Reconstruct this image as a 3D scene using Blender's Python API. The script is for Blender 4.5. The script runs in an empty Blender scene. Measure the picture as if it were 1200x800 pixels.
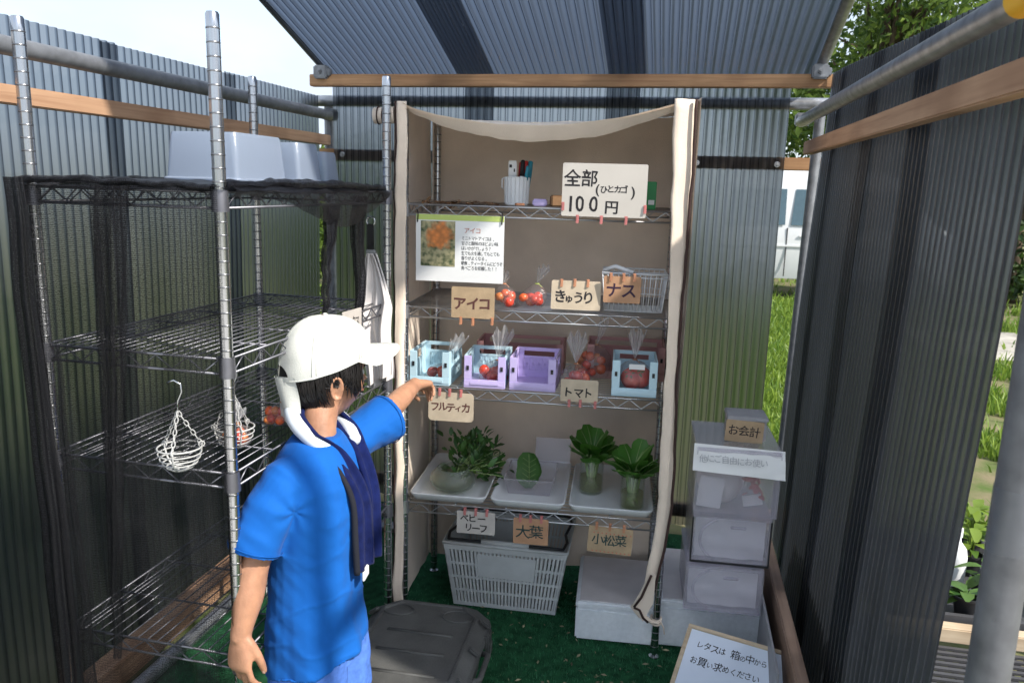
import bpy, bmesh, math, random
from mathutils import Vector, Matrix, noise as mn
random.seed(7)
PI = math.pi
R = math.radians
sc = bpy.context.scene
C = sc.collection

# ------------------------------------------------------------ camera
cam = bpy.data.cameras.new('camera')
cam.sensor_width = 36.0
cam.lens = 36.0 * 925.0 / 1200.0
cam.clip_start = 0.05
cam.clip_end = 2000
cam.dof.use_dof = True
cam.dof.focus_distance = 2.1
cam.dof.aperture_fstop = 9.0
co = bpy.data.objects.new('camera', cam)
C.objects.link(co)
yaw, pit, rol = R(11.5), R(-11.15), R(1.6)
fw = Vector((-math.sin(yaw) * math.cos(pit), math.cos(yaw) * math.cos(pit), math.sin(pit)))
rt = Vector((math.cos(yaw), math.sin(yaw), 0))
up = rt.cross(fw)
r2 = rt * math.cos(rol) + up * math.sin(rol)
u2 = -rt * math.sin(rol) + up * math.cos(rol)
M = Matrix((r2, u2, -fw)).transposed().to_4x4()
M.translation = (0, 0, 1.5)
co.matrix_world = M
sc.camera = co

# ------------------------------------------------------------ light
SUN = Vector((1.0, -0.42, 1.0)).normalized()
el = math.asin(SUN.z)
az = math.atan2(SUN.x, SUN.y)
w = bpy.data.worlds.new('World')
sc.world = w
w.use_nodes = True
nt = w.node_tree
nt.nodes.clear()
out = nt.nodes.new('ShaderNodeOutputWorld')
bg = nt.nodes.new('ShaderNodeBackground')
sky = nt.nodes.new('ShaderNodeTexSky')
sky.sky_type = 'NISHITA'
sky.sun_disc = False
sky.sun_elevation = el
sky.sun_rotation = az
sky.air_density = 1.0
sky.dust_density = 1.5
tc = nt.nodes.new('ShaderNodeTexCoord')
nz = nt.nodes.new('ShaderNodeTexNoise')
nz.inputs['Scale'].default_value = 2.2
nz.inputs['Detail'].default_value = 7
nz.inputs['Roughness'].default_value = 0.55
cr = nt.nodes.new('ShaderNodeValToRGB')
cr.color_ramp.elements[0].position = 0.28
cr.color_ramp.elements[1].position = 0.52
mx = nt.nodes.new('ShaderNodeMix')
mx.data_type = 'RGBA'
mx.inputs[7].default_value = (2.7, 3.05, 3.55, 1)
mp = nt.nodes.new('ShaderNodeMapping')
mp.inputs['Scale'].default_value = (1, 1, 2.2)
nt.links.new(tc.outputs['Generated'], mp.inputs[0])
nt.links.new(mp.outputs[0], nz.inputs['Vector'])
nt.links.new(nz.outputs['Fac'], cr.inputs[0])
nt.links.new(cr.outputs[0], mx.inputs[0])
nt.links.new(sky.outputs[0], mx.inputs[6])
nt.links.new(mx.outputs[2], bg.inputs['Color'])
bg.inputs['Strength'].default_value = 0.15
nt.links.new(bg.outputs[0], out.inputs['Surface'])

sl = bpy.data.lights.new('sun', 'SUN')
sl.energy = 3.0
sl.angle = R(1.6)
sl.color = (1.0, 0.95, 0.87)
so = bpy.data.objects.new('sun', sl)
C.objects.link(so)
so.location = SUN * 30
so.rotation_euler = SUN.to_track_quat('Z', 'Y').to_euler()

vs = sc.view_settings
vs.view_transform = 'Standard'
vs.look = 'None'
vs.exposure = 1.18
vs.gamma = 1.0
sc.render.engine = 'CYCLES'
cy = sc.cycles
cy.max_bounces = 10
cy.diffuse_bounces = 4
cy.glossy_bounces = 4
cy.transmission_bounces = 6
cy.transparent_max_bounces = 24
cy.sample_clamp_indirect = 6.0
cy.blur_glossy = 0.5
cy.use_denoising = True

# ------------------------------------------------------------ materials
def nodes(name):
    m = bpy.data.materials.new(name)
    m.use_nodes = True
    t = m.node_tree
    return m, t, t.nodes['Principled BSDF'], t.nodes['Material Output']

def mat(name, col, rough=0.55, metal=0.0, var=0.12, scale=14.0, bump=0.0, bscale=60.0, spec=0.4,
        trans=0.0, sss=0.0, stretch=(1, 1, 1), alpha=1.0, col2=None, sheen=0.0):
    m, t, b, o = nodes(name)
    b.inputs['Roughness'].default_value = rough
    b.inputs['Metallic'].default_value = metal
    b.inputs['Specular IOR Level'].default_value = spec
    b.inputs['Transmission Weight'].default_value = trans
    b.inputs['Sheen Weight'].default_value = sheen
    if sss:
        b.inputs['Subsurface Weight'].default_value = sss
        b.inputs['Subsurface Radius'].default_value = (0.012, 0.005, 0.003)
        b.inputs['Subsurface Scale'].default_value = 1.0
    tcn = t.nodes.new('ShaderNodeTexCoord')
    mpn = t.nodes.new('ShaderNodeMapping')
    mpn.inputs['Scale'].default_value = stretch
    t.links.new(tcn.outputs['Object'], mpn.inputs[0])
    n1 = t.nodes.new('ShaderNodeTexNoise')
    n1.inputs['Scale'].default_value = scale
    n1.inputs['Detail'].default_value = 5
    t.links.new(mpn.outputs[0], n1.inputs['Vector'])
    rmp = t.nodes.new('ShaderNodeValToRGB')
    c2 = col2 if col2 else tuple(c * (1 - 2 * var) for c in col)
    c1 = col if col2 else tuple(min(1, c * (1 + var)) for c in col)
    rmp.color_ramp.elements[0].position = 0.3
    rmp.color_ramp.elements[1].position = 0.7
    rmp.color_ramp.elements[0].color = (*c2, 1)
    rmp.color_ramp.elements[1].color = (*c1, 1)
    t.links.new(n1.outputs['Fac'], rmp.inputs[0])
    t.links.new(rmp.outputs[0], b.inputs['Base Color'])
    if bump:
        n2 = t.nodes.new('ShaderNodeTexNoise')
        n2.inputs['Scale'].default_value = bscale
        n2.inputs['Detail'].default_value = 4
        t.links.new(mpn.outputs[0], n2.inputs['Vector'])
        bp = t.nodes.new('ShaderNodeBump')
        bp.inputs['Strength'].default_value = bump
        bp.inputs['Distance'].default_value = 0.004
        t.links.new(n2.outputs['Fac'], bp.inputs['Height'])
        t.links.new(bp.outputs[0], b.inputs['Normal'])
    if alpha < 1:
        b.inputs['Alpha'].default_value = alpha
    return m

def skin_reflect(t, f0, f1):
    """reflectance of a thin sheet, the same from both sides"""
    lw_ = t.nodes.new('ShaderNodeLayerWeight')
    lw_.inputs[0].default_value = 0.5
    pw = t.nodes.new('ShaderNodeMath')
    pw.operation = 'POWER'
    pw.inputs[1].default_value = 4.0
    t.links.new(lw_.outputs['Facing'], pw.inputs[0])
    ma = t.nodes.new('ShaderNodeMath')
    ma.operation = 'MULTIPLY_ADD'
    ma.inputs[1].default_value = f1
    ma.inputs[2].default_value = f0
    t.links.new(pw.outputs[0], ma.inputs[0])
    return ma, lw_.inputs['Normal']

def clear(name, tint, see=0.8, rough=0.12, body=None, bodyfac=0.0):
    """thin clear plastic or glass: transparent with a glossy skin and a little milky body"""
    m, t, b, o = nodes(name)
    t.nodes.remove(b)
    tr = t.nodes.new('ShaderNodeBsdfTransparent')
    tr.inputs[0].default_value = (*[c * see for c in tint], 1)
    gl = t.nodes.new('ShaderNodeBsdfGlossy')
    gl.inputs['Roughness'].default_value = rough
    fr, frn = skin_reflect(t, 0.05, 0.75)
    nzz = t.nodes.new('ShaderNodeTexNoise')
    nzz.inputs['Scale'].default_value = 40
    bp = t.nodes.new('ShaderNodeBump')
    bp.inputs['Strength'].default_value = 0.25
    bp.inputs['Distance'].default_value = 0.004
    t.links.new(nzz.outputs['Fac'], bp.inputs['Height'])
    t.links.new(bp.outputs[0], gl.inputs['Normal'])
    t.links.new(bp.outputs[0], frn)
    last = tr
    if bodyfac:
        df = t.nodes.new('ShaderNodeBsdfDiffuse')
        df.inputs[0].default_value = (*(body or tint), 1)
        tl = t.nodes.new('ShaderNodeBsdfTranslucent')
        tl.inputs[0].default_value = (*(body or tint), 1)
        m0 = t.nodes.new('ShaderNodeMixShader')
        m0.inputs[0].default_value = 0.45
        t.links.new(df.outputs[0], m0.inputs[1])
        t.links.new(tl.outputs[0], m0.inputs[2])
        m1 = t.nodes.new('ShaderNodeMixShader')
        m1.inputs[0].default_value = bodyfac
        t.links.new(tr.outputs[0], m1.inputs[1])
        t.links.new(m0.outputs[0], m1.inputs[2])
        last = m1
    m2 = t.nodes.new('ShaderNodeMixShader')
    t.links.new(fr.outputs[0], m2.inputs[0])
    t.links.new(last.outputs[0], m2.inputs[1])
    t.links.new(gl.outputs[0], m2.inputs[2])
    t.links.new(m2.outputs[0], o.inputs['Surface'])
    return m

def poly_mat(name, thick=1.0):
    """smoked corrugated polycarbonate: dim blurred see-through with a satin skin"""
    m, t, b, o = nodes(name)
    t.nodes.remove(b)
    tc0 = t.nodes.new('ShaderNodeTexCoord')
    mpn0 = t.nodes.new('ShaderNodeMapping')
    mpn0.inputs['Scale'].default_value = (3.5, 3.5, 0.7)
    t.links.new(tc0.outputs['Object'], mpn0.inputs[0])
    # light that crosses the sheet at a slant is dimmed by the longer way through it
    geo = t.nodes.new('ShaderNodeNewGeometry')
    dp = t.nodes.new('ShaderNodeVectorMath')
    dp.operation = 'DOT_PRODUCT'
    t.links.new(geo.outputs['Incoming'], dp.inputs[0])
    t.links.new(geo.outputs['Normal'], dp.inputs[1])
    ab = t.nodes.new('ShaderNodeMath')
    ab.operation = 'ABSOLUTE'
    t.links.new(dp.outputs['Value'], ab.inputs[0])
    mx0 = t.nodes.new('ShaderNodeMath')
    mx0.operation = 'MAXIMUM'
    mx0.inputs[1].default_value = 0.42
    t.links.new(ab.outputs[0], mx0.inputs[0])
    dv = t.nodes.new('ShaderNodeMath')
    dv.operation = 'DIVIDE'
    dv.inputs[0].default_value = thick
    t.links.new(mx0.outputs[0], dv.inputs[1])
    def tinted(col):
        g_ = t.nodes.new('ShaderNodeGamma')
        g_.inputs[0].default_value = (*col, 1)
        t.links.new(dv.outputs[0], g_.inputs[1])
        return g_
    tr = t.nodes.new('ShaderNodeBsdfTransparent')
    t.links.new(tinted((0.285, 0.30, 0.325)).outputs[0], tr.inputs[0])
    rf = t.nodes.new('ShaderNodeBsdfRefraction')
    t.links.new(tinted((0.39, 0.42, 0.465)).outputs[0], rf.inputs['Color'])
    rf.inputs['Roughness'].default_value = 0.62
    rf.inputs['IOR'].default_value = 1.25
    m1 = t.nodes.new('ShaderNodeMixShader')
    m1.inputs[0].default_value = 0.9
    t.links.new(tr.outputs[0], m1.inputs[1])
    t.links.new(rf.outputs[0], m1.inputs[2])
    df = t.nodes.new('ShaderNodeBsdfDiffuse')
    df.inputs[0].default_value = (0.02, 0.021, 0.024, 1)
    tl = t.nodes.new('ShaderNodeBsdfTranslucent')
    tl.inputs[0].default_value = (0.13, 0.15, 0.19, 1)
    md = t.nodes.new('ShaderNodeMixShader')
    md.inputs[0].default_value = 0.5
    t.links.new(df.outputs[0], md.inputs[1])
    t.links.new(tl.outputs[0], md.inputs[2])
    m2 = t.nodes.new('ShaderNodeMixShader')
    # dust: streaks down the sheet and a dirty band near the ground
    nd = t.nodes.new('ShaderNodeTexNoise')
    nd.inputs['Scale'].default_value = 2.2
    nd.inputs['Detail'].default_value = 8
    nd.inputs['Roughness'].default_value = 0.7
    t.links.new(mpn0.outputs[0], nd.inputs['Vector'])
    mdr = t.nodes.new('ShaderNodeMapRange')
    mdr.inputs[1].default_value = 0.40
    mdr.inputs[2].default_value = 0.75
    mdr.inputs[3].default_value = 0.12
    mdr.inputs[4].default_value = 0.24
    t.links.new(nd.outputs['Fac'], mdr.inputs[0])
    t.links.new(mdr.outputs[0], m2.inputs[0])
    t.links.new(m1.outputs[0], m2.inputs[1])
    t.links.new(md.outputs[0], m2.inputs[2])
    gl = t.nodes.new('ShaderNodeBsdfGlossy')
    gl.inputs['Roughness'].default_value = 0.32
    # faint dust and streaks change the gloss along the sheet
    tcn = t.nodes.new('ShaderNodeTexCoord')
    mpn = t.nodes.new('ShaderNodeMapping')
    mpn.inputs['Scale'].default_value = (9, 9, 1.2)
    t.links.new(tcn.outputs['Object'], mpn.inputs[0])
    nn = t.nodes.new('ShaderNodeTexNoise')
    nn.inputs['Scale'].default_value = 3
    nn.inputs['Detail'].default_value = 6
    t.links.new(mpn.outputs[0], nn.inputs['Vector'])
    mr = t.nodes.new('ShaderNodeMapRange')
    mr.inputs[3].default_value = 0.42
    mr.inputs[4].default_value = 0.52
    t.links.new(nn.outputs['Fac'], mr.inputs[0])
    t.links.new(mr.outputs[0], gl.inputs['Roughness'])
    fr, frn = skin_reflect(t, 0.05, 0.70)
    m3 = t.nodes.new('ShaderNodeMixShader')
    hf = t.nodes.new('ShaderNodeMath')
    hf.operation = 'MULTIPLY'
    hf.inputs[1].default_value = 0.55
    t.links.new(fr.outputs[0], hf.inputs[0])
    t.links.new(hf.outputs[0], m3.inputs[0])
    t.links.new(m2.outputs[0], m3.inputs[1])
    t.links.new(gl.outputs[0], m3.inputs[2])
    t.links.new(m3.outputs[0], o.inputs['Surface'])
    return m

def net_mat(name, dens=0.55):
    """black knitted shade net: rows of ribbon with small gaps"""
    m, t, b, o = nodes(name)
    b.inputs['Base Color'].default_value = (0.006, 0.006, 0.008, 1)
    b.inputs['Roughness'].default_value = 0.42
    b.inputs['Specular IOR Level'].default_value = 0.25
    uv = t.nodes.new('ShaderNodeUVMap')
    mpn = t.nodes.new('ShaderNodeMapping')
    mpn.inputs['Scale'].default_value = (1, 1, 1)
    t.links.new(uv.outputs[0], mpn.inputs[0])
    def wave(d, s):
        wv = t.nodes.new('ShaderNodeTexWave')
        wv.bands_direction = d
        wv.inputs['Scale'].default_value = s
        wv.inputs['Distortion'].default_value = 5.0
        wv.inputs['Detail'].default_value = 3
        wv.inputs['Detail Scale'].default_value = 2.0
        t.links.new(mpn.outputs[0], wv.inputs['Vector'])
        return wv
    a = wave('X', 105.0)
    c = wave('Y', 80.0)
    mxm = t.nodes.new('ShaderNodeMath')
    mxm.operation = 'MAXIMUM'
    t.links.new(a.outputs['Fac'], mxm.inputs[0])
    t.links.new(c.outputs['Fac'], mxm.inputs[1])
    nn = t.nodes.new('ShaderNodeTexNoise')
    nn.inputs['Scale'].default_value = 260
    t.links.new(mpn.outputs[0], nn.inputs['Vector'])
    ad = t.nodes.new('ShaderNodeMath')
    ad.operation = 'MULTIPLY_ADD'
    ad.inputs[1].default_value = 0.4
    t.links.new(nn.outputs['Fac'], ad.inputs[0])
    t.links.new(mxm.outputs[0], ad.inputs[2])
    gt = t.nodes.new('ShaderNodeMapRange')
    gt.inputs[1].default_value = dens + 0.10
    gt.inputs[2].default_value = dens + 0.30
    t.links.new(ad.outputs[0], gt.inputs[0])
    t.links.new(gt.outputs[0], b.inputs['Alpha'])
    return m

def wood_mat(name, c1, c2, axis=0):
    m, t, b, o = nodes(name)
    b.inputs['Roughness'].default_value = 0.62
    tcn = t.nodes.new('ShaderNodeTexCoord')
    mpn = t.nodes.new('ShaderNodeMapping')
    s = [38, 38, 38]
    s[axis] = 1.6
    mpn.inputs['Scale'].default_value = s
    t.links.new(tcn.outputs['Object'], mpn.inputs[0])
    nn = t.nodes.new('ShaderNodeTexNoise')
    nn.inputs['Scale'].default_value = 1.6
    nn.inputs['Detail'].default_value = 8
    nn.inputs['Distortion'].default_value = 0.6
    t.links.new(mpn.outputs[0], nn.inputs['Vector'])
    rmp = t.nodes.new('ShaderNodeValToRGB')
    rmp.color_ramp.elements[0].position = 0.32
    rmp.color_ramp.elements[1].position = 0.68
    rmp.color_ramp.elements[0].color = (*c2, 1)
    rmp.color_ramp.elements[1].color = (*c1, 1)
    t.links.new(nn.outputs['Fac'], rmp.inputs[0])
    # knots and weathered patches
    n2 = t.nodes.new('ShaderNodeTexNoise')
    n2.inputs['Scale'].default_value = 5
    t.links.new(tcn.outputs['Object'], n2.inputs['Vector'])
    mxn = t.nodes.new('ShaderNodeMix')
    mxn.data_type = 'RGBA'
    mxn.blend_type = 'MULTIPLY'
    mxn.inputs[7].default_value = (0.62, 0.55, 0.5, 1)
    r2_ = t.nodes.new('ShaderNodeMapRange')
    r2_.inputs[1].default_value = 0.5
    r2_.inputs[2].default_value = 0.8
    t.links.new(n2.outputs['Fac'], r2_.inputs[0])
    t.links.new(r2_.outputs[0], mxn.inputs[0])
    t.links.new(rmp.outputs[0], mxn.inputs[6])
    t.links.new(mxn.outputs[2], b.inputs['Base Color'])
    bp = t.nodes.new('ShaderNodeBump')
    bp.inputs['Strength'].default_value = 0.3
    bp.inputs['Distance'].default_value = 0.002
    t.links.new(nn.outputs['Fac'], bp.inputs['Height'])
    t.links.new(bp.outputs[0], b.inputs['Normal'])
    return m

def leaf_mat(name, c1, c2, trans=0.3, rough=0.45):
    m, t, b, o = nodes(name)
    b.inputs['Roughness'].default_value = rough
    g = t.nodes.new('ShaderNodeNewGeometry')
    rmp = t.nodes.new('ShaderNodeValToRGB')
    rmp.color_ramp.elements[0].color = (*c2, 1)
    rmp.color_ramp.elements[1].color = (*c1, 1)
    t.links.new(g.outputs['Random Per Island'], rmp.inputs[0])
    t.links.new(rmp.outputs[0], b.inputs['Base Color'])
    tl = t.nodes.new('ShaderNodeBsdfTranslucent')
    t.links.new(rmp.outputs[0], tl.inputs[0])
    ms = t.nodes.new('ShaderNodeMixShader')
    ms.inputs[0].default_value = trans
    t.links.new(b.outputs[0], ms.inputs[1])
    t.links.new(tl.outputs[0], ms.inputs[2])
    t.links.new(ms.outputs[0], o.inputs['Surface'])
    return m

MT = {}
MT['poly'] = poly_mat('smoked_polycarbonate')
MT['polyribshade'] = poly_mat('smoked_polycarbonate_painted_rib_shade', 2.4)  # tint deepened to paint the dark lines refraction leaves on the ribs
MT['chrome'] = mat('chrome_wire', (0.55, 0.56, 0.58), 0.2, 1.0, var=0.05)
MT['wire'] = mat('shelf_wire', (0.52, 0.52, 0.53), 0.32, 0.9, var=0.08)
MT['wiredark'] = mat('old_shelf_wire', (0.21, 0.21, 0.235), 0.42, 0.8, var=0.15)
MT['ringdark'] = mat('post_groove', (0.26, 0.26, 0.27), 0.3, 0.9)
MT['galv'] = mat('galvanised_pipe', (0.42, 0.43, 0.45), 0.4, 0.85, var=0.16, scale=30, bump=0.08)
MT['polegrey'] = mat('weathered_pole', (0.15, 0.155, 0.165), 0.55, 0.4, var=0.2, scale=18, bump=0.1)
MT['galvdull'] = mat('dull_galvanised_pipe', (0.26, 0.27, 0.29), 0.5, 0.6, var=0.14, scale=25, bump=0.08)
MT['woodx'] = wood_mat('pine_along_x', (0.52, 0.30, 0.15), (0.33, 0.17, 0.08), 0)
MT['woody'] = wood_mat('pine_along_y', (0.50, 0.31, 0.19), (0.34, 0.19, 0.11), 1)
MT['woodgrey'] = wood_mat('weathered_board', (0.36, 0.24, 0.17), (0.22, 0.14, 0.10), 1)
MT['fabric'] = mat('beige_cover_fabric', (0.77, 0.645, 0.53), 0.85, var=0.08, scale=5, bump=0.35, bscale=300, sheen=0.2, spec=0.15)
MT['piping'] = mat('brown_binding', (0.045, 0.022, 0.018), 0.8)
MT['black'] = mat('black_plastic', (0.018, 0.018, 0.02), 0.5)
MT['wirewhite'] = mat('dulled_white_wire', (0.44, 0.44, 0.43), 0.5, var=0.12)
MT['white'] = mat('white_plastic', (0.74, 0.75, 0.76), 0.42, var=0.03)
MT['basketwhite'] = mat('grey_white_plastic', (0.62, 0.63, 0.62), 0.5, var=0.05)
MT['styro'] = mat('styrofoam', (0.78, 0.80, 0.82), 0.8, var=0.04, scale=60, bump=0.3, bscale=400, spec=0.2)
MT['paper'] = mat('white_paper', (0.78, 0.78, 0.77), 0.75, var=0.03, scale=6, spec=0.2)
MT['laminate'] = mat('laminated_card', (0.56, 0.52, 0.47), 0.32, var=0.05, scale=5)
MT['kraft'] = mat('kraft_card', (0.44, 0.32, 0.20), 0.85, var=0.08, scale=30, bump=0.15, bscale=200, spec=0.15)
MT['kraftpale'] = mat('pale_card', (0.52, 0.43, 0.32), 0.85, var=0.06, scale=30, spec=0.15)
MT['kraftpink'] = mat('pinkish_card', (0.47, 0.27, 0.16), 0.85, var=0.08, scale=30, spec=0.15)
MT['greycard'] = mat('greyish_card', (0.50, 0.46, 0.42), 0.85, var=0.05, scale=30, spec=0.15)
MT['ink'] = mat('black_ink', (0.014, 0.012, 0.014), 0.6, var=0.02)
MT['inkpurple'] = mat('purple_ink', (0.035, 0.012, 0.035), 0.6, var=0.02)
MT['inkgreen'] = mat('dark_green_ink', (0.012, 0.045, 0.045), 0.6, var=0.02)
MT['inkorange'] = mat('orange_ink', (0.50, 0.16, 0.10), 0.6, var=0.02)
MT['inkpale'] = mat('pale_grey_ink', (0.42, 0.42, 0.44), 0.6, var=0.02)
MT['inkbrown'] = mat('brown_ink', (0.10, 0.035, 0.03), 0.6, var=0.02)
MT['peg'] = mat('pink_peg', (0.50, 0.17, 0.16), 0.5)
MT['pegorange'] = mat('orange_peg', (0.48, 0.22, 0.12), 0.5)
MT['net'] = net_mat('black_shade_net', 0.86)
MT['netmid'] = net_mat('folded_shade_net', 0.58)
MT['netdense'] = net_mat('bunched_shade_net', 0.28)
MT['tub'] = clear('frosted_tub', (0.92, 0.95, 1.0), 0.70, 0.25, (0.56, 0.65, 0.80), 0.58)
MT['drawer'] = clear('clear_box_plastic', (0.97, 0.96, 0.99), 0.96, 0.2, (0.90, 0.88, 0.93), 0.20)
MT['bag'] = clear('cellophane', (1, 1, 1), 0.95, 0.10, (0.9, 0.9, 0.92), 0.07)
MT['bagfan'] = clear('crumpled_cellophane', (1, 1, 1), 0.95, 0.15, (0.95, 0.95, 0.97), 0.38)
MT['glass'] = clear('thin_glass', (0.97, 1.0, 0.98), 0.97, 0.03)
MT['frost'] = clear('frosted_glass', (0.90, 0.97, 0.93), 0.8, 0.3, (0.78, 0.85, 0.80), 0.16)
MT['water'] = clear('vase_water', (0.92, 0.93, 0.78), 0.95, 0.02, (0.50, 0.47, 0.30), 0.28)
MT['tomato'] = mat('tomato_skin', (0.60, 0.055, 0.03), 0.22, var=0.2, scale=25, spec=0.5)
MT['tomato_deep'] = mat('deep_red_tomato', (0.46, 0.03, 0.022), 0.25, var=0.2, scale=25, spec=0.5)
MT['tomato_ripening'] = mat('ripening_tomato', (0.70, 0.13, 0.035), 0.25, var=0.25, scale=14, spec=0.5, col2=(0.62, 0.05, 0.03))
MT['cherry_red'] = mat('red_cherry_tomato', (0.66, 0.06, 0.03), 0.22, var=0.2, scale=40, spec=0.5)
MT['cherry_pale'] = mat('pale_cherry_tomato', (0.80, 0.24, 0.06), 0.24, var=0.2, scale=40, spec=0.5)
MT['cherry'] = mat('cherry_tomato_skin', (0.74, 0.13, 0.04), 0.22, var=0.2, scale=40, spec=0.5)
MT['calyx'] = mat('tomato_calyx', (0.08, 0.13, 0.03), 0.6)
MT['leafdark'] = leaf_mat('dark_leaf', (0.07, 0.18, 0.035), (0.025, 0.08, 0.018), 0.25, 0.4)
MT['leaflime'] = leaf_mat('baby_leaf', (0.12, 0.22, 0.035), (0.025, 0.08, 0.018), 0.3, 0.45)
MT['komatsuna'] = leaf_mat('komatsuna_leaf', (0.10, 0.27, 0.035), (0.035, 0.14, 0.02), 0.25, 0.38)
MT['stalk'] = mat('pale_green_stalk', (0.30, 0.42, 0.15), 0.45, var=0.2)
MT['crateblue'] = mat('pale_blue_crate', (0.50, 0.68, 0.76), 0.42, var=0.03)
MT['cratelav'] = mat('lavender_crate', (0.55, 0.46, 0.76), 0.42, var=0.03)
MT['cratepink'] = mat('dusty_pink_crate', (0.46, 0.24, 0.235), 0.45, var=0.04)
MT['case'] = mat('dark_grey_case', (0.080, 0.080, 0.076), 0.6, var=0.18, scale=10, bump=0.4, bscale=180)
MT['skin'] = mat('skin', (0.42, 0.215, 0.13), 0.48, var=0.13, scale=26, sss=0.10, spec=0.35, bump=0.18, bscale=220)
MT['hair'] = mat('black_hair', (0.012, 0.010, 0.010), 0.35, var=0.2, spec=0.5)
MT['shirt'] = mat('blue_jersey', (0.004, 0.10, 0.40), 0.8, var=0.05, scale=4, bump=0.2, bscale=500, sheen=0.05, spec=0.2)
MT['shorts'] = mat('blue_denim', (0.09, 0.20, 0.60), 0.85, var=0.12, scale=60, bump=0.3, bscale=400, spec=0.15)
MT['navy'] = mat('navy_towel', (0.007, 0.013, 0.075), 0.95, var=0.15, scale=50, bump=0.6, bscale=500, sheen=0.05, spec=0.1)
MT['navyblack'] = mat('black_towel_edge', (0.010, 0.011, 0.018), 0.9, var=0.1)
MT['capwhite'] = mat('white_cap_cotton', (0.64, 0.65, 0.60), 0.8, var=0.03, scale=5, bump=0.25, bscale=400, spec=0.2)
MT['cooler'] = mat('white_neck_ring', (0.66, 0.72, 0.78), 0.35, var=0.03)
MT['clothwhite'] = mat('white_mitten_cloth', (0.72, 0.68, 0.66), 0.85, var=0.04, scale=10, bump=0.3, bscale=350, spec=0.15)
MT['shoe'] = mat('dark_trainer', (0.03, 0.03, 0.04), 0.6)
MT['eyewhite'] = mat('eye_white', (0.75, 0.74, 0.72), 0.2)
MT['iris'] = mat('brown_iris', (0.02, 0.012, 0.008), 0.15)
MT['lip'] = mat('lip', (0.45, 0.18, 0.15), 0.45)
MT['turf'] = mat('green_turf_backing', (0.018, 0.085, 0.036), 0.9, var=0.25, scale=30, spec=0.1)
MT['turfblade'] = leaf_mat('turf_blade', (0.045, 0.23, 0.095), (0.012, 0.09, 0.04), 0.1, 0.5)
MT['grass'] = leaf_mat('meadow_grass', (0.26, 0.36, 0.05), (0.09, 0.18, 0.022), 0.4, 0.5)
MT['soil'] = mat('earth', (0.22, 0.175, 0.11), 0.95, var=0.3, scale=5.5, bump=1.0, bscale=45, col2=(0.085, 0.125, 0.035), spec=0.1)
MT['scrap'] = leaf_mat('dry_scrap', (0.42, 0.36, 0.22), (0.07, 0.06, 0.03), 0.1, 0.7)
MT['bounceyard'] = mat('pale_bounce_gravel', (0.62, 0.59, 0.54), 0.95, var=0.12, scale=9, bump=0.7, bscale=60, spec=0.1)
MT['path'] = mat('gravel_path', (0.42, 0.39, 0.34), 0.95, var=0.15, scale=6, bump=0.7, bscale=40, spec=0.1)
MT['foliage'] = leaf_mat('tree_leaf', (0.24, 0.34, 0.06), (0.045, 0.10, 0.02), 0.5, 0.45)
MT['foliagedark'] = leaf_mat('hedge_leaf', (0.07, 0.13, 0.025), (0.016, 0.04, 0.010), 0.3, 0.45)
MT['bark'] = mat('bark', (0.12, 0.09, 0.065), 0.9, var=0.3, scale=12, bump=0.8, bscale=30, spec=0.1)
MT['carpaint'] = mat('white_car_paint', (0.66, 0.67, 0.68), 0.18, var=0.01, spec=0.6)
MT['carglass'] = mat('tinted_car_glass', (0.06, 0.11, 0.14), 0.06, var=0.05, spec=0.8)
MT['tyre'] = mat('tyre_rubber', (0.02, 0.02, 0.02), 0.8)
MT['housewall'] = mat('cream_render', (0.62, 0.57, 0.47), 0.85, var=0.06)
MT['houseroof'] = mat('brown_roof', (0.16, 0.10, 0.075), 0.8, var=0.2)
MT['yellow'] = mat('yellow_end_cap', (0.78, 0.42, 0.02), 0.4, var=0.04)
MT['tape'] = clear('clear_tape', (0.95, 0.97, 1.0), 0.85, 0.25, (0.5, 0.52, 0.56), 0.16)
MT['board'] = mat('whiteboard', (0.70, 0.76, 0.86), 0.22, var=0.02, scale=3)
MT['pine'] = wood_mat('pale_pine_frame', (0.62, 0.50, 0.35), (0.50, 0.38, 0.25), 0)
MT['greybox'] = mat('grey_box', (0.34, 0.34, 0.36), 0.6, var=0.08)
MT['greentag'] = mat('green_box', (0.02, 0.25, 0.07), 0.4, var=0.1)
MT['lime'] = mat('lime_paper_strip', (0.48, 0.58, 0.16), 0.7, var=0.05)
MT['teal'] = mat('teal_marker', (0.03, 0.25, 0.34), 0.4)
MT['red'] = mat('red_plastic', (0.50, 0.03, 0.03), 0.4)
MT['leafbrown'] = mat('dried_husk', (0.25, 0.14, 0.07), 0.9, var=0.2)
MT['rubber'] = mat('black_mesh_rubber', (0.06, 0.06, 0.065), 0.6)
MT['screw'] = mat('screw_head', (0.6, 0.6, 0.6), 0.35, 0.9)

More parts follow.
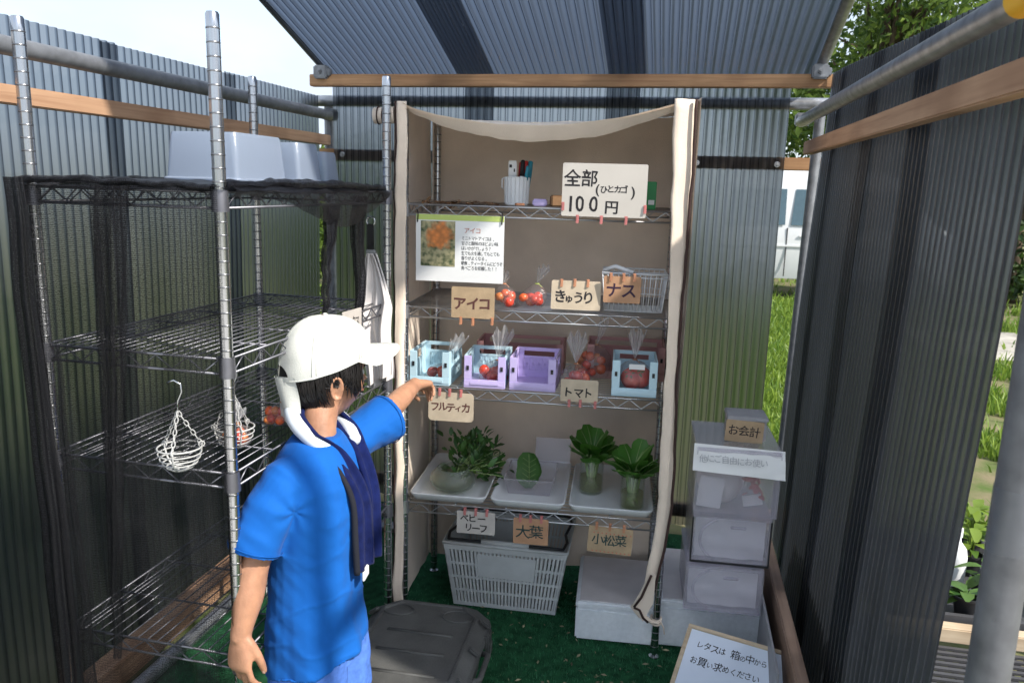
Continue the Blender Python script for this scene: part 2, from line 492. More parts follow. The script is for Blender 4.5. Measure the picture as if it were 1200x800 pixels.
def photo_mat(name):
    """printed picture of orange tomatoes among leaves, colour only"""
    m, t, b, o = nodes(name)
    b.inputs['Roughness'].default_value = 0.5
    tcn = t.nodes.new('ShaderNodeTexCoord')
    n1 = t.nodes.new('ShaderNodeTexNoise')
    n1.inputs['Scale'].default_value = 55
    n1.inputs['Detail'].default_value = 4
    t.links.new(tcn.outputs['Object'], n1.inputs['Vector'])
    r1 = t.nodes.new('ShaderNodeValToRGB')
    e = r1.color_ramp.elements
    e[0].position = 0.35
    e[0].color = (0.03, 0.06, 0.02, 1)
    e[1].position = 0.62
    e[1].color = (0.40, 0.36, 0.20, 1)
    t.links.new(n1.outputs['Fac'], r1.inputs[0])
    sp = t.nodes.new('ShaderNodeVectorMath')
    sp.operation = 'DISTANCE'
    sp.inputs[1].default_value = (0.082, 0, 0.115)
    n2 = t.nodes.new('ShaderNodeTexVoronoi')
    n2.inputs['Scale'].default_value = 75
    t.links.new(tcn.outputs['Object'], n2.inputs['Vector'])
    t.links.new(tcn.outputs['Object'], sp.inputs[0])
    mr = t.nodes.new('ShaderNodeMapRange')
    mr.inputs[1].default_value = 0.058
    mr.inputs[2].default_value = 0.078
    mr.inputs[3].default_value = 1
    mr.inputs[4].default_value = 0
    n3 = t.nodes.new('ShaderNodeTexNoise')
    n3.inputs['Scale'].default_value = 38
    t.links.new(tcn.outputs['Object'], n3.inputs['Vector'])
    ad3 = t.nodes.new('ShaderNodeMath')
    ad3.operation = 'MULTIPLY_ADD'
    ad3.inputs[1].default_value = 0.06
    t.links.new(n3.outputs['Fac'], ad3.inputs[0])
    t.links.new(sp.outputs['Value'], ad3.inputs[2])
    t.links.new(ad3.outputs[0], mr.inputs[0])
    r2_ = t.nodes.new('ShaderNodeValToRGB')
    r2_.color_ramp.elements[0].color = (0.75, 0.24, 0.05, 1)
    r2_.color_ramp.elements[1].color = (0.35, 0.12, 0.03, 1)
    t.links.new(n2.outputs['Distance'], r2_.inputs[0])
    mxn = t.nodes.new('ShaderNodeMix')
    mxn.data_type = 'RGBA'
    t.links.new(mr.outputs[0], mxn.inputs[0])
    t.links.new(r1.outputs[0], mxn.inputs[6])
    t.links.new(r2_.outputs[0], mxn.inputs[7])
    t.links.new(mxn.outputs[2], b.inputs['Base Color'])
    return m
MT['photo'] = photo_mat('printed_photo')

# ------------------------------------------------------------ mesh helpers
BASE = {}

class MB:
    def __init__(s):
        s.v, s.f, s.m, s.uv = [], [], [], None
    def add(s, vs_, fs_, k=0):
        n = len(s.v)
        s.v += [Vector(p) for p in vs_]
        s.f += [tuple(i + n for i in f) for f in fs_]
        s.m += [k] * len(fs_)
        return s
    def box(s, c, d, k=0, rz=0, mtx=None, bev=0):
        x, y, z = d[0] / 2, d[1] / 2, d[2] / 2
        if bev:
            bmx = bmesh.new()
            bmesh.ops.create_cube(bmx, size=1)
            for q in bmx.verts:
                q.co = Vector((q.co.x * d[0], q.co.y * d[1], q.co.z * d[2]))
            bmesh.ops.bevel(bmx, geom=bmx.edges[:], offset=bev, segments=2, affect='EDGES')
            pts = [q.co.copy() for q in bmx.verts]
            bmx.verts.index_update()
            fs_ = [[q.index for q in f.verts] for f in bmx.faces]
            bmx.free()
        else:
            pts = [Vector(p) for p in ((-x, -y, -z), (x, -y, -z), (x, y, -z), (-x, y, -z), (-x, -y, z), (x, -y, z), (x, y, z), (-x, y, z))]
            fs_ = [(0, 3, 2, 1), (4, 5, 6, 7), (0, 1, 5, 4), (1, 2, 6, 5), (2, 3, 7, 6), (3, 0, 4, 7)]
        m_ = mtx if mtx is not None else Matrix.Rotation(rz, 3, 'Z')
        cc = Vector(c)
        return s.add([m_ @ p + cc for p in pts], fs_, k)
    def span(s, a, b, k=0, bev=0):
        a, b = Vector(a), Vector(b)
        return s.box((a + b) / 2, [abs(b[i] - a[i]) for i in range(3)], k, bev=bev)
    def tube(s, pts, r, n=8, closed=False, k=0, cap=True):
        pts = [Vector(p) for p in pts]
        N = len(pts)
        rs = r if isinstance(r, (list, tuple)) else [r] * N
        rings = []
        t0 = (pts[1] - pts[0]).normalized()
        ref = Vector((0, 0, 1)) if abs(t0.z) < 0.9 else Vector((1, 0, 0))
        nrm = (ref - t0 * ref.dot(t0)).normalized()
        for i in range(N):
            if closed:
                t = (pts[(i + 1) % N] - pts[i - 1]).normalized()
            else:
                t = (pts[min(i + 1, N - 1)] - pts[max(i - 1, 0)])
                t = t.normalized() if t.length > 1e-9 else t0
            nrm = (nrm - t * nrm.dot(t))
            nrm = nrm.normalized() if nrm.length > 1e-6 else t.orthogonal().normalized()
            bi = t.cross(nrm)
            rings.append([pts[i] + (nrm * math.cos(2 * PI * j / n) + bi * math.sin(2 * PI * j / n)) * rs[i] for j in range(n)])
        return s.loft(rings, closed, cap, k)
    def loft(s, rings, closed=False, cap=True, k=0, ring_closed=True):
        n = len(rings[0])
        vs_ = [p for r_ in rings for p in r_]
        fs_ = []
        N = len(rings)
        for i in range(N if closed else N - 1):
            a, b = i * n, ((i + 1) % N) * n
            for j in range(n if ring_closed else n - 1):
                j2 = (j + 1) % n
                fs_.append((a + j, a + j2, b + j2, b + j))
        if cap and not closed and ring_closed:
            fs_.append(tuple(range(n - 1, -1, -1)))
            fs_.append(tuple((N - 1) * n + j for j in range(n)))
        return s.add(vs_, fs_, k)
    def lathe(s, prof, c=(0, 0, 0), n=24, k=0, cap=False):
        c = Vector(c)
        return s.loft([[c + Vector((r_ * math.cos(2 * PI * j / n), r_ * math.sin(2 * PI * j / n), z)) for j in range(n)] for r_, z in prof], False, cap, k)
    def sphere(s, c, r, nu=12, nv=8, k=0, fn=None):
        c = Vector(c)
        rr = r if isinstance(r, (tuple, list)) else (r, r, r)
        rings = []
        for i in range(nv + 1):
            th = PI * i / nv
            th = min(max(th, 0.03), PI - 0.03)
            ring = []
            for j in range(nu):
                ph = 2 * PI * j / nu
                p = Vector((rr[0] * math.sin(th) * math.cos(ph), rr[1] * math.sin(th) * math.sin(ph), -rr[2] * math.cos(th)))
                ring.append(c + (fn(p) if fn else p))
            rings.append(ring)
        return s.loft(rings, False, True, k)
    def grid(s, fn, nu, nv, k=0, uv=None):
        vs_ = [Vector(fn(i / nu, j / nv)) for i in range(nu + 1) for j in range(nv + 1)]
        fs_ = []
        for i in range(nu):
            for j in range(nv):
                a = i * (nv + 1) + j
                fs_.append((a, a + nv + 1, a + nv + 2, a + 1))
        if uv:
            if s.uv is None:
                s.uv = {}
            n = len(s.v)
            for i in range(nu + 1):
                for j in range(nv + 1):
                    s.uv[n + i * (nv + 1) + j] = uv(i / nu, j / nv)
        return s.add(vs_, fs_, k)
    def build(s, name, mats, parent=None, smooth=False, world=False, label=None, kind=None, angle=None):
        me = bpy.data.meshes.new(name)
        vv = s.v
        base = BASE.get(parent.name) if parent else None
        if world and base:
            inv = base.inverted()
            vv = [inv @ p for p in vv]
        me.from_pydata([tuple(p) for p in vv], [], s.f)
        ml = mats if isinstance(mats, (list, tuple)) else [mats]
        for q in ml:
            me.materials.append(MT[q] if isinstance(q, str) else q)
        if len(ml) > 1:
            me.polygons.foreach_set('material_index', s.m)
        if s.uv:
            ul = me.uv_layers.new(name='UVMap')
            for lp in me.loops:
                ul.data[lp.index].uv = s.uv.get(lp.vertex_index, (0, 0))
        if smooth:
            me.polygons.foreach_set('use_smooth', [True] * len(me.polygons))
            if angle:
                me.set_sharp_from_angle(angle=R(angle))
        me.update()
        o = bpy.data.objects.new(name, me)
        C.objects.link(o)
        if parent:
            o.parent = parent
            if base:
                BASE[o.name] = base
        else:
            BASE[o.name] = Matrix.Identity(4)
        if label:
            o['label'] = label
        if kind:
            o['kind'] = kind
        return o

def thing(name, label, cat, loc=(0, 0, 0), rz=0.0, group=None, mtx=None):
    o = bpy.data.objects.new(name, None)
    C.objects.link(o)
    o.empty_display_size = 0.05
    m_ = mtx if mtx is not None else Matrix.Translation(loc) @ Matrix.Rotation(rz, 4, 'Z')
    o.matrix_world = m_
    BASE[o.name] = m_
    tag(o, label, cat, group)
    return o

def tag(o, label, cat, group=None):
    o['label'] = label
    o['category'] = cat
    if group:
        o['group'] = group
    return o

def copy_tree(o, loc=None, rz=None, label=None):
    c = o.copy()
    C.objects.link(c)
    if loc is not None:
        c.location = loc
    if rz is not None:
        c.rotation_euler = (0, 0, rz)
    if label:
        c['label'] = label
    for ch in list(o.children):
        d = ch.copy()
        C.objects.link(d)
        d.parent = c
        for g in list(ch.children):
            e = g.copy()
            C.objects.link(e)
            e.parent = d
    return c

def remeshed(mb, voxel, smooth_iter=4):
    """one continuous skin around overlapping shapes"""
    me = bpy.data.meshes.new('tmp')
    me.from_pydata([tuple(p) for p in mb.v], [], mb.f)
    o = bpy.data.objects.new('tmp', me)
    C.objects.link(o)
    md = o.modifiers.new('r', 'REMESH')
    md.mode = 'VOXEL'
    md.voxel_size = voxel
    if smooth_iter:
        ms = o.modifiers.new('s', 'SMOOTH')
        ms.factor = 0.5
        ms.iterations = smooth_iter
    dg = bpy.context.evaluated_depsgraph_get()
    ev = o.evaluated_get(dg)
    m2 = ev.to_mesh()
    r_ = MB()
    r_.v = [q.co.copy() for q in m2.vertices]
    r_.f = [tuple(p.vertices) for p in m2.polygons]
    r_.m = [0] * len(r_.f)
    nr = [q.normal.copy() for q in m2.vertices]
    ev.to_mesh_clear()
    bpy.data.objects.remove(o)
    bpy.data.meshes.remove(me)
    return r_, nr

GLY = {}
def glyph(ch, bold):
    if (ch, bold) in GLY:
        return GLY[(ch, bold)]
    cu = bpy.data.curves.new('g', 'FONT')
    cu.body = ch
    cu.size = 1.0
    cu.offset = bold
    cu.resolution_u = 3
    o = bpy.data.objects.new('g', cu)
    C.objects.link(o)
    dg = bpy.context.evaluated_depsgraph_get()
    ev = o.evaluated_get(dg)
    m2 = ev.to_mesh()
    vs_ = [(q.co.x, q.co.y) for q in m2.vertices]
    fs_ = [tuple(p.vertices) for p in m2.polygons]
    ev.to_mesh_clear()
    bpy.data.objects.remove(o)
    bpy.data.curves.remove(cu)
    GLY[(ch, bold)] = (vs_, fs_)
    return GLY[(ch, bold)]

def write(mb, s, x, z, size, y, bold=0.012, jit=0.05, pitch=1.0, sx=1.0, k=0, slope=0.0, sizes=None):
    """hand lettering: every character set a little off; x,z = lower left on the card, y = card face"""
    cxp = x
    for i, ch in enumerate(s):
        if ch == ' ':
            cxp += size * 0.5 * pitch
            continue
        vs_, fs_ = glyph(ch, bold)
        q = size * (sizes[i] if sizes else 1.0)
        if not vs_:
            cxp += size * 0.3
            continue
        x0 = min(p[0] for p in vs_)
        x1 = max(p[0] for p in vs_)
        a = random.uniform(-jit, jit)
        dz = random.uniform(-jit, jit) * size * 0.8 + slope * (cxp - x)
        wide = 0.86 if ord(ch) > 0x2E80 else (x1 - x0) + 0.12
        off = (wide - (x1 - x0)) / 2 - x0
        pts = []
        sd_ = random.uniform(0, 50)
        for px, pz in vs_:
            # an unsteady hand bends the strokes a little
            wx = .045 * mn.noise(Vector((px * 2.6, pz * 2.6, sd_))) if jit else 0
            wz = .045 * mn.noise(Vector((px * 2.6, pz * 2.6, sd_ + 9))) if jit else 0
            gx, gz = (px + wx + off) * q * sx, (pz + wz) * q
            pts.append((cxp + gx * math.cos(a) - gz * math.sin(a), y, z + dz + gx * math.sin(a) + gz * math.cos(a)))
        mb.add(pts, fs_, k)
        cxp += wide * q * sx * pitch + size * 0.04
    return cxp

def lerp(a, b, t):
    return a + (b - a) * t

def leaf(mb, base, d, upv, L, W, bend=0.3, k=0, n=4, cup=0.15, tip=0.75):
    """one leaf blade: a strip folded on its midrib and bent along its length"""
    d = Vector(d).normalized()
    sd = d.cross(Vector(upv))
    sd = sd.normalized() if sd.length > 1e-5 else d.orthogonal().normalized()
    nr = sd.cross(d).normalized()
    p = Vector(base)
    rows = []
    for i in range(n + 1):
        t = i / n
        wd = W * 0.5 * (math.sin(PI * min(1, (t * 0.88 + 0.06))) ** tip)
        q = p + d * (L * t) - nr * (bend * L * t * t)
        wv = .12 * wd * math.sin(t * 9 + L * 700)
        rows.append((q - sd * (wd + wv) + nr * (wd * cup + wv), q, q + sd * (wd - wv) + nr * (wd * cup - wv)))
    vs_ = [v for r_ in rows for v in r_]
    fs_ = []
    for i in range(n):
        a = i * 3
        fs_ += [(a, a + 1, a + 4, a + 3), (a + 1, a + 2, a + 5, a + 4)]
    mb.add(vs_, fs_, k)
    return [r_[1] + nr * .0005 for r_ in rows]

# ============================================================ SETTING
g = MB()
def gz(x, y):
    d = max(0, y - 6)
    return -0.02 + 0.03 * mn.noise(Vector((x * 0.5, y * 0.5, 0))) * min(1, max(0, abs(x) - 2.0) + max(0, y - 4.5))
g.grid(lambda a, b: (lerp(-40, 40, a), lerp(-25, 60, b), gz(lerp(-40, 40, a), lerp(-25, 60, b)) - 0.012), 160, 170)
g.span((-700, 60, -0.4), (700, 900, -0.05))
g.span((-700, -900, -0.4), (700, -25, -0.05))
g.span((-700, -25, -0.4), (-40, 60, -0.05))
g.span((40, -25, -0.4), (700, 60, -0.05))
g.build('ground', 'soil', smooth=True, kind='structure')

g = MB()
rows = []
for i in range(40):
    t = i / 39
    x = lerp(2.6, 12, t)
    y = 9.2 + 0.35 * math.sin(t * 5) - 0.12 * (x - 2)
    wd = 0.75 + 0.12 * math.sin(t * 11)
    rows.append([Vector((x, y + q * wd, gz(x, y + q * wd) + (.012 if abs(q) < .95 else -.03))) for q in (-1, -.9, -.5, 0, .5, .9, 1)])
g.loft(rows, ring_closed=False)
g.build('path', 'path', smooth=True, kind='structure')

g = MB()
g.grid(lambda a, b: (lerp(-7, 9, a), lerp(-14, 0.3, b), .008 + .006 * mn.noise(Vector((a * 14, b * 14, 2)))), 60, 60)
g.build('added_bounce_yard', 'bounceyard', smooth=True, kind='structure')  # unseen pale ground, added in front to bounce light up into the shed

# artificial turf mat inside the shed
g = MB()
g.grid(lambda a, b: (lerp(-1.52, 0.47, a), lerp(0.35, 3.36, b), 0.004 + 0.003 * mn.noise(Vector((a * 9, b * 11, 0)))), 30, 40)
g.build('turf_mat', 'turf', smooth=True, kind='structure')
g = MB()
rg = random.Random(3)
for i in range(26000):
    x, y = rg.uniform(-0.75, 0.46), rg.uniform(1.7, 3.3)
    if i % 4 == 0:
        x, y = rg.uniform(-1.5, 0.46), rg.uniform(0.9, 3.3)
    a = rg.uniform(0, 2 * PI)
    h = rg.uniform(0.007, 0.014)
    dx, dy = math.cos(a) * 0.0011, math.sin(a) * 0.0011
    lx, ly = rg.uniform(-0.006, 0.006), rg.uniform(-0.006, 0.006)
    g.add([(x - dx, y - dy, 0.004), (x + dx, y + dy, 0.004), (x + lx, y + ly, 0.004 + h)], [(0, 1, 2)])
g.build('turf_pile', 'turfblade', kind='stuff')

# scraps trodden into the turf
g = MB()
rg = random.Random(17)
for i in range(420):
    x, y = rg.uniform(-0.7, 0.40), rg.uniform(1.7, 2.9)
    a = rg.uniform(0, 6.28)
    L = rg.uniform(.004, .013)
    dx, dy = math.cos(a) * L, math.sin(a) * L
    z = rg.uniform(.012, .017)
    g.add([(x - dx, y - dy, z), (x - dy * .35, y + dx * .35, z + .003), (x + dx, y + dy, z + .001), (x + dy * .35, y - dx * .35, z)], [(0, 1, 2, 3)])
g.build('leaf_scraps', 'scrap', kind='stuff')

# ============================================================ SHED WALLS AND ROOF
def corrugated(L, H, pitch, amp, phase=0.0, seed=0):
    """profile points (s, d): flat crowns and narrow steps"""
    pts = []
    n = int(L / pitch) + 1
    prof = [(0.0, 0.0), (0.25, 0.05), (0.42, 0.25), (0.50, 0.62), (0.545, 1.0), (0.62, 1.06), (0.72, 0.95), (0.86, 0.45), (0.94, 0.10)]
    for i in range(n):
        for q, d in prof:
            sx = (i + q) * pitch - phase * pitch
            if 0 <= sx <= L:
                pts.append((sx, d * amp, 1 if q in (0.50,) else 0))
    return pts

def sheet(parent, org, ud, nd, hd, L, H, pitch, amp, name='corrugated_panel', lift=0.0, dh=0.0):
    org, ud, nd, hd = Vector(org), Vector(ud), Vector(nd), Vector(hd)
    pr = corrugated(L, H, pitch, amp)
    m_ = MB()
    K = 10
    rng = random.Random(int(org.x * 977 + org.y * 331))
    ph = rng.uniform(0, 6)
    rings = []
    for j in range(K + 1):
        h = H * j / K
        bow = 0.006 * math.sin(PI * j / K * 2 + ph)
        rings.append([org + ud * (sx + 0.0008 * math.sin(sx * 40 + j)) + nd * (d + bow + lift) + hd * (h + dh * sx * j / K) for sx, d, q in pr])
    m_.loft(rings, ring_closed=False)
    n_ = len(pr) - 1
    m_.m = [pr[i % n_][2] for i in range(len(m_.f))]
    return m_.build(name, ('poly', 'polyribshade'), parent, smooth=True, world=True, angle=40)

def pipe(parent, a, b, r, m='galv', name='pipe_rail', n=20, world=True, label=None):
    a, b = Vector(a), Vector(b)
    m_ = MB()
    m_.tube([a, lerp(a, b, 0.33), lerp(a, b, 0.66), b], r, n)
    return m_.build(name, m, parent, smooth=True, world=world, angle=50, label=label)

def clamp(parent, c, s=0.05, name='pipe_clamp'):
    m_ = MB()
    c = Vector(c)
    m_.box(c, (s, s * 0.9, s * 0.9), bev=0.006)
    m_.box(c + Vector((s * 0.55, 0, 0)), (s * 0.3, s * 0.5, s * 0.5), bev=0.003)
    m_.tube([c + Vector((0, -s * 0.3, 0)), c + Vector((0, -s * 0.75, 0))], 0.006, 8)
    m_.tube([c + Vector((0, -s * 0.45, 0)), c + Vector((0, -s * 0.6, 0))], 0.011, 6)
    return m_.build(name, 'galvdull', parent, smooth=True, world=True, angle=40)

def screws(parent, pts, d=(0, -1, 0)):
    for p in pts:
        p = Vector(p)
        m_ = MB()
        dd = Vector(d)
        m_.tube([p, p + dd * 0.004], [0.013, 0.011], 10)
        m_.tube([p + dd * 0.004, p + dd * 0.010], [0.007, 0.005], 6)
        m_.build('screw', 'screw', parent, world=True)

# --- left wall
lw = thing('corrugated_wall', 'left smoked corrugated sheet wall with wood rail and long grey pipe behind the netted rack', 'wall', (-1.6, 2.2, 0))
for i, (y0, y1) in enumerate(((0.55, 1.49), (1.41, 2.111), (2.033, 2.743), (2.663, 3.42))):
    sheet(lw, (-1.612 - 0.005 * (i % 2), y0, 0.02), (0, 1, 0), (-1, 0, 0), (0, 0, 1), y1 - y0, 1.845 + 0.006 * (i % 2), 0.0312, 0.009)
pipe(lw, (-1.555, 0.55, 1.788), (-1.555, 3.44, 1.786), 0.0225, 'galvdull')
m_ = MB()
m_.span((-1.604, 0.55, 1.658), (-1.572, 3.46, 1.703), bev=0.003)
m_.build('wood_rail', 'woody', lw, world=True)
m_ = MB()
m_.span((-1.604, 0.75, 0.005), (-1.53, 2.62, 0.085), bev=0.004)
m_.build('sole_plate', 'woody', lw, world=True)
pipe(lw, (-1.46, 0.75, 0.03), (-1.46, 3.3, 0.03), 0.0225, 'galv')
pipe(lw, (-1.585, 3.475, 0.0), (-1.585, 3.475, 1.84), 0.0225, 'galvdull', 'corner_post')
clamp(lw, (-1.56, 3.43, 1.79), 0.055)

# --- back wall
bw = thing('corrugated_wall', 'back corrugated sheet wall with dark rails showing through behind the produce shelf', 'wall', (-0.56, 3.4, 0))
for i, (x0, x1) in enumerate(((-1.53, -0.80), (-0.926, -0.178), (-0.324, 0.406))):
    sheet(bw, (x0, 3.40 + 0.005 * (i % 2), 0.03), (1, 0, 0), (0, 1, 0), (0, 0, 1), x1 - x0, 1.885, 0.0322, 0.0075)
m_ = MB()
m_.span((-1.62, 3.432, 1.592), (0.56, 3.475, 1.642), bev=0.003)
m_.build('wood_rail', 'woodx', bw, world=True)
m_ = MB()
m_.span((-1.62, 3.432, 0.06), (0.56, 3.475, 0.12), bev=0.003)
m_.build('wood_rail', 'woodx', bw, world=True)
pipe(bw, (-1.72, 3.455, 1.852), (0.70, 3.455, 1.852), 0.0243, 'galv')
screws(bw, [(-1.49, 3.398, 1.617), (-0.76, 3.398, 1.617), (0.06, 3.398, 1.612), (0.375, 3.398, 1.612)])
pipe(bw, (-1.32, 3.05, 0.03), (0.30, 3.05, 0.03), 0.0225, 'galv')

# --- right wall (leans in a touch at the foot)
rw = thing('corrugated_wall', 'dark right corrugated sheet wall carrying a steel pipe and a wood rail', 'wall', (0.5, 2.3, 0))
hd = Vector((0.028, 0, 1)).normalized()
for i, (y0, y1) in enumerate(((1.365, 2.10), (1.905, 2.585), (2.44, 3.10), (2.98, 3.31))):
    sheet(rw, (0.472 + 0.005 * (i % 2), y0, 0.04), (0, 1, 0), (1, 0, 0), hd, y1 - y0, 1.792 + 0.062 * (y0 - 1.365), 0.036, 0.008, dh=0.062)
pipe(rw, (0.455, 1.29, 1.776), (0.455, 3.42, 1.782), 0.0225, 'galv')
m_ = MB()
m_.tube([(0.455, 1.16, 1.776), (0.455, 1.305, 1.776)], 0.0255, 20)
m_.tube([(0.455, 1.155, 1.776), (0.455, 1.16, 1.776)], [0.020, 0.0255], 20)
m_.build('end_cap', 'yellow', rw, smooth=True, world=True, angle=40)
m_ = MB()
m_.span((0.450, 0.95, 1.646), (0.484, 3.26, 1.694), bev=0.003)
m_.build('wood_rail', 'woody', rw, world=True)
pipe(rw, (0.490, 3.36, 0.0), (0.515, 3.36, 1.80), 0.0200, 'galvdull', 'corner_post')
clamp(rw, (0.46, 3.43, 1.79), 0.055)

# --- roof
rf = thing('shed_roof', 'sloping corrugated roof of smoked sheets on a wooden beam', 'roof', (-0.53, 3.33, 1.95))
sd = Vector((0, -1, 0.3334)).normalized()
for i, (x0, x1) in enumerate(((-1.56, -0.80), (-0.964, -0.163), (-0.316, 0.478))):
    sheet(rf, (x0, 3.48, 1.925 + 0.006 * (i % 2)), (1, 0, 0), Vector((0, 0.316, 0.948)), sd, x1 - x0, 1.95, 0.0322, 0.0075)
m_ = MB()
m_.span((-1.60, 3.31, 1.899), (0.545, 3.352, 1.948), bev=0.003)
m_.build('beam', 'woodx', rf, world=True)
p0, p1 = Vector((0.497, 3.44, 1.956)), Vector((0.497, 1.6, 1.956 + 1.84 * 0.3334))
pipe(rf, p0, p1, 0.0235, 'galv', 'rafter_pipe')
p0, p1 = Vector((-1.565, 3.44, 1.962)), Vector((-1.565, 1.6, 1.962 + 1.84 * 0.3334))
pipe(rf, p0, p1, 0.014, 'galvdull', 'rafter_pipe')
for x in (-1.54, 0.49):
    clamp(rf, (x, 3.31, 1.955), 0.06)

# --- near post at the right front corner
po = thing('steel_pole', 'upright galvanised steel pole with a band of clear tape at the open front', 'pole', (0.395, 0.995, 0))
m_ = MB()
m_.tube([(0.410, 0.98, 0.0), (0.413, 0.985, 0.6), (0.417, 0.995, 1.3), (0.424, 1.01, 2.2)], 0.0243, 24)
m_.build('pipe', 'polegrey', po, smooth=True, world=True, angle=50)
m_ = MB()
m_.tube([(0.4155, 0.992, 1.085), (0.4160, 0.993, 1.165)], 0.0250, 24, cap=False)
m_.build('tape_band', 'tape', po, smooth=True, world=True)

# --- kerb plank at the foot of the right wall
m_ = MB()
m_.span((0.382, 1.75, 0.004), (0.418, 2.95, 0.245), bev=0.004)
tag(m_.build('plank', 'woodgrey'), 'weathered brown plank on edge along the foot of the right wall', 'plank')
m_ = MB()
m_.span((0.345, 2.05, 0.004), (0.352, 2.62, 0.22), bev=0.002)
tag(m_.build('plastic_board', 'greybox'), 'thin grey board standing between the boxes and the brown plank', 'board')

# ============================================================ OUTSIDE
def tree(name, label, loc, H, cr, ncl, nleaf, mm='foliage', group=None, seed=1, squash=0.8, lsz=0.13, low=0.35):
    rng = random.Random(seed)
    t = thing(name, label, 'tree', loc, 0, group)
    base = Vector(loc)
    m_ = MB()
    top = Vector((rng.uniform(-.3, .3), rng.uniform(-.3, .3), H * 0.7))
    m_.tube([(0, 0, -0.05), top * 0.35, top * 0.7, top], [0.05 * H ** 0.5 * 1.5, 0.04 * H ** 0.5 * 1.2, 0.028 * H ** 0.5, 0.012 * H ** 0.5], 10)
    cls = []
    for i in range(ncl):
        a = rng.uniform(0, 2 * PI)
        zz = rng.uniform(low, 1.0) * H
        rr = cr * math.sqrt(rng.random()) * math.sqrt(max(0.08, 1 - ((zz / H - (low + 1) / 2) / ((1 - low) / 2 + .05)) ** 2))
        c = Vector((rr * math.cos(a), rr * math.sin(a), zz))
        cls.append(c)
        if i % 3 == 0:
            s_ = top * rng.uniform(0.35, 0.95)
            m_.tube([s_, lerp(s_, c, 0.5) + Vector((0, 0, 0.05 * H)), c], [0.02 * H ** 0.5, 0.012 * H ** 0.5, 0.004 * H ** 0.5], 6)
    m_.build('trunk', 'bark', t, smooth=True)
    m_ = MB()
    per = nleaf // ncl
    for c in cls:
        q = cr * rng.uniform(0.22, 0.36)
        for k in range(per):
            d = Vector((rng.gauss(0, 1), rng.gauss(0, 1), rng.gauss(0, 1))).normalized() * q * (0.45 + 0.55 * rng.random())
            d.z *= squash
            p = c + d
            n_ = (d.normalized() + Vector((rng.gauss(0, .5), rng.gauss(0, .5), rng.gauss(0, .5) + .3))).normalized()
            u_ = n_.orthogonal().normalized()
            u_ = Matrix.Rotation(rng.uniform(0, 6.28), 3, n_) @ u_
            v_ = n_.cross(u_)
            L = lsz * rng.uniform(0.6, 1.3)
            W = L * 0.45
            m_.add([p - u_ * L * .5, p + v_ * W * .5 + n_ * W * .12, p + u_ * L * .5 - n_ * L * .1, p - v_ * W * .5 + n_ * W * .12], [(0, 1, 2, 3)])
    m_.build('crown', mm, t)
    return t

tree('broadleaf_tree', 'tall broadleaf tree rising above the right wall beside the roof edge', (3.5, 16.0, 0), 8.2, 3.3, 52, 32000, seed=4, lsz=0.17, low=0.14)
tree('broadleaf_tree', 'second broadleaf tree farther back, its crown leaning out over the right wall', (7.2, 19.5, 0), 9.0, 4.0, 40, 24000, seed=9, lsz=0.2, low=0.2)
tree('dark_shrub', 'dark shrub beyond the path seen past the right wall', (5.0, 13.2, 0), 2.5, 1.3, 22, 5000, 'foliagedark', seed=5, lsz=0.14, low=0.1)
tree('dark_shrub', 'broad leafy shrub behind the back wall seen only through its sheets', (-4.6, 13.0, 0), 2.1, 2.3, 26, 4000, 'foliagedark', seed=6, lsz=0.2, low=0.1)
tree('yellow_shrub', 'yellow green shrub showing in the gap at the back left corner', (-3.1, 5.9, 0), 2.0, 0.75, 24, 5000, 'foliage', seed=8, lsz=0.09, low=0.02)
tree('dark_shrub', 'clipped dark shrub outside the left wall', (-4.6, 3.0, 0), 1.25, 1.6, 24, 4000, 'foliagedark', seed=12, lsz=0.14, low=0.05)

# unseen low leaves, added to darken the foot of the left wall
g = MB()
rg = random.Random(23)
for i in range(1500):
    x, y = -2.55 + rg.gauss(0, .28), rg.uniform(.2, 4.6)
    z = rg.random() ** .7 * (.40 + .12 * mn.noise(Vector((x * 2, y * 2, 0))))
    n_ = Vector((rg.gauss(0, 1), rg.gauss(0, 1), rg.gauss(.4, 1))).normalized()
    u_ = n_.orthogonal().normalized()
    v_ = n_.cross(u_)
    L = rg.uniform(.05, .10)
    p = Vector((x, y, z))
    g.add([p - u_ * L, p + v_ * L * .4, p + u_ * L, p - v_ * L * .4], [(0, 1, 2, 3)])
g.build('added_dark_hedge', 'foliagedark', kind='stuff')

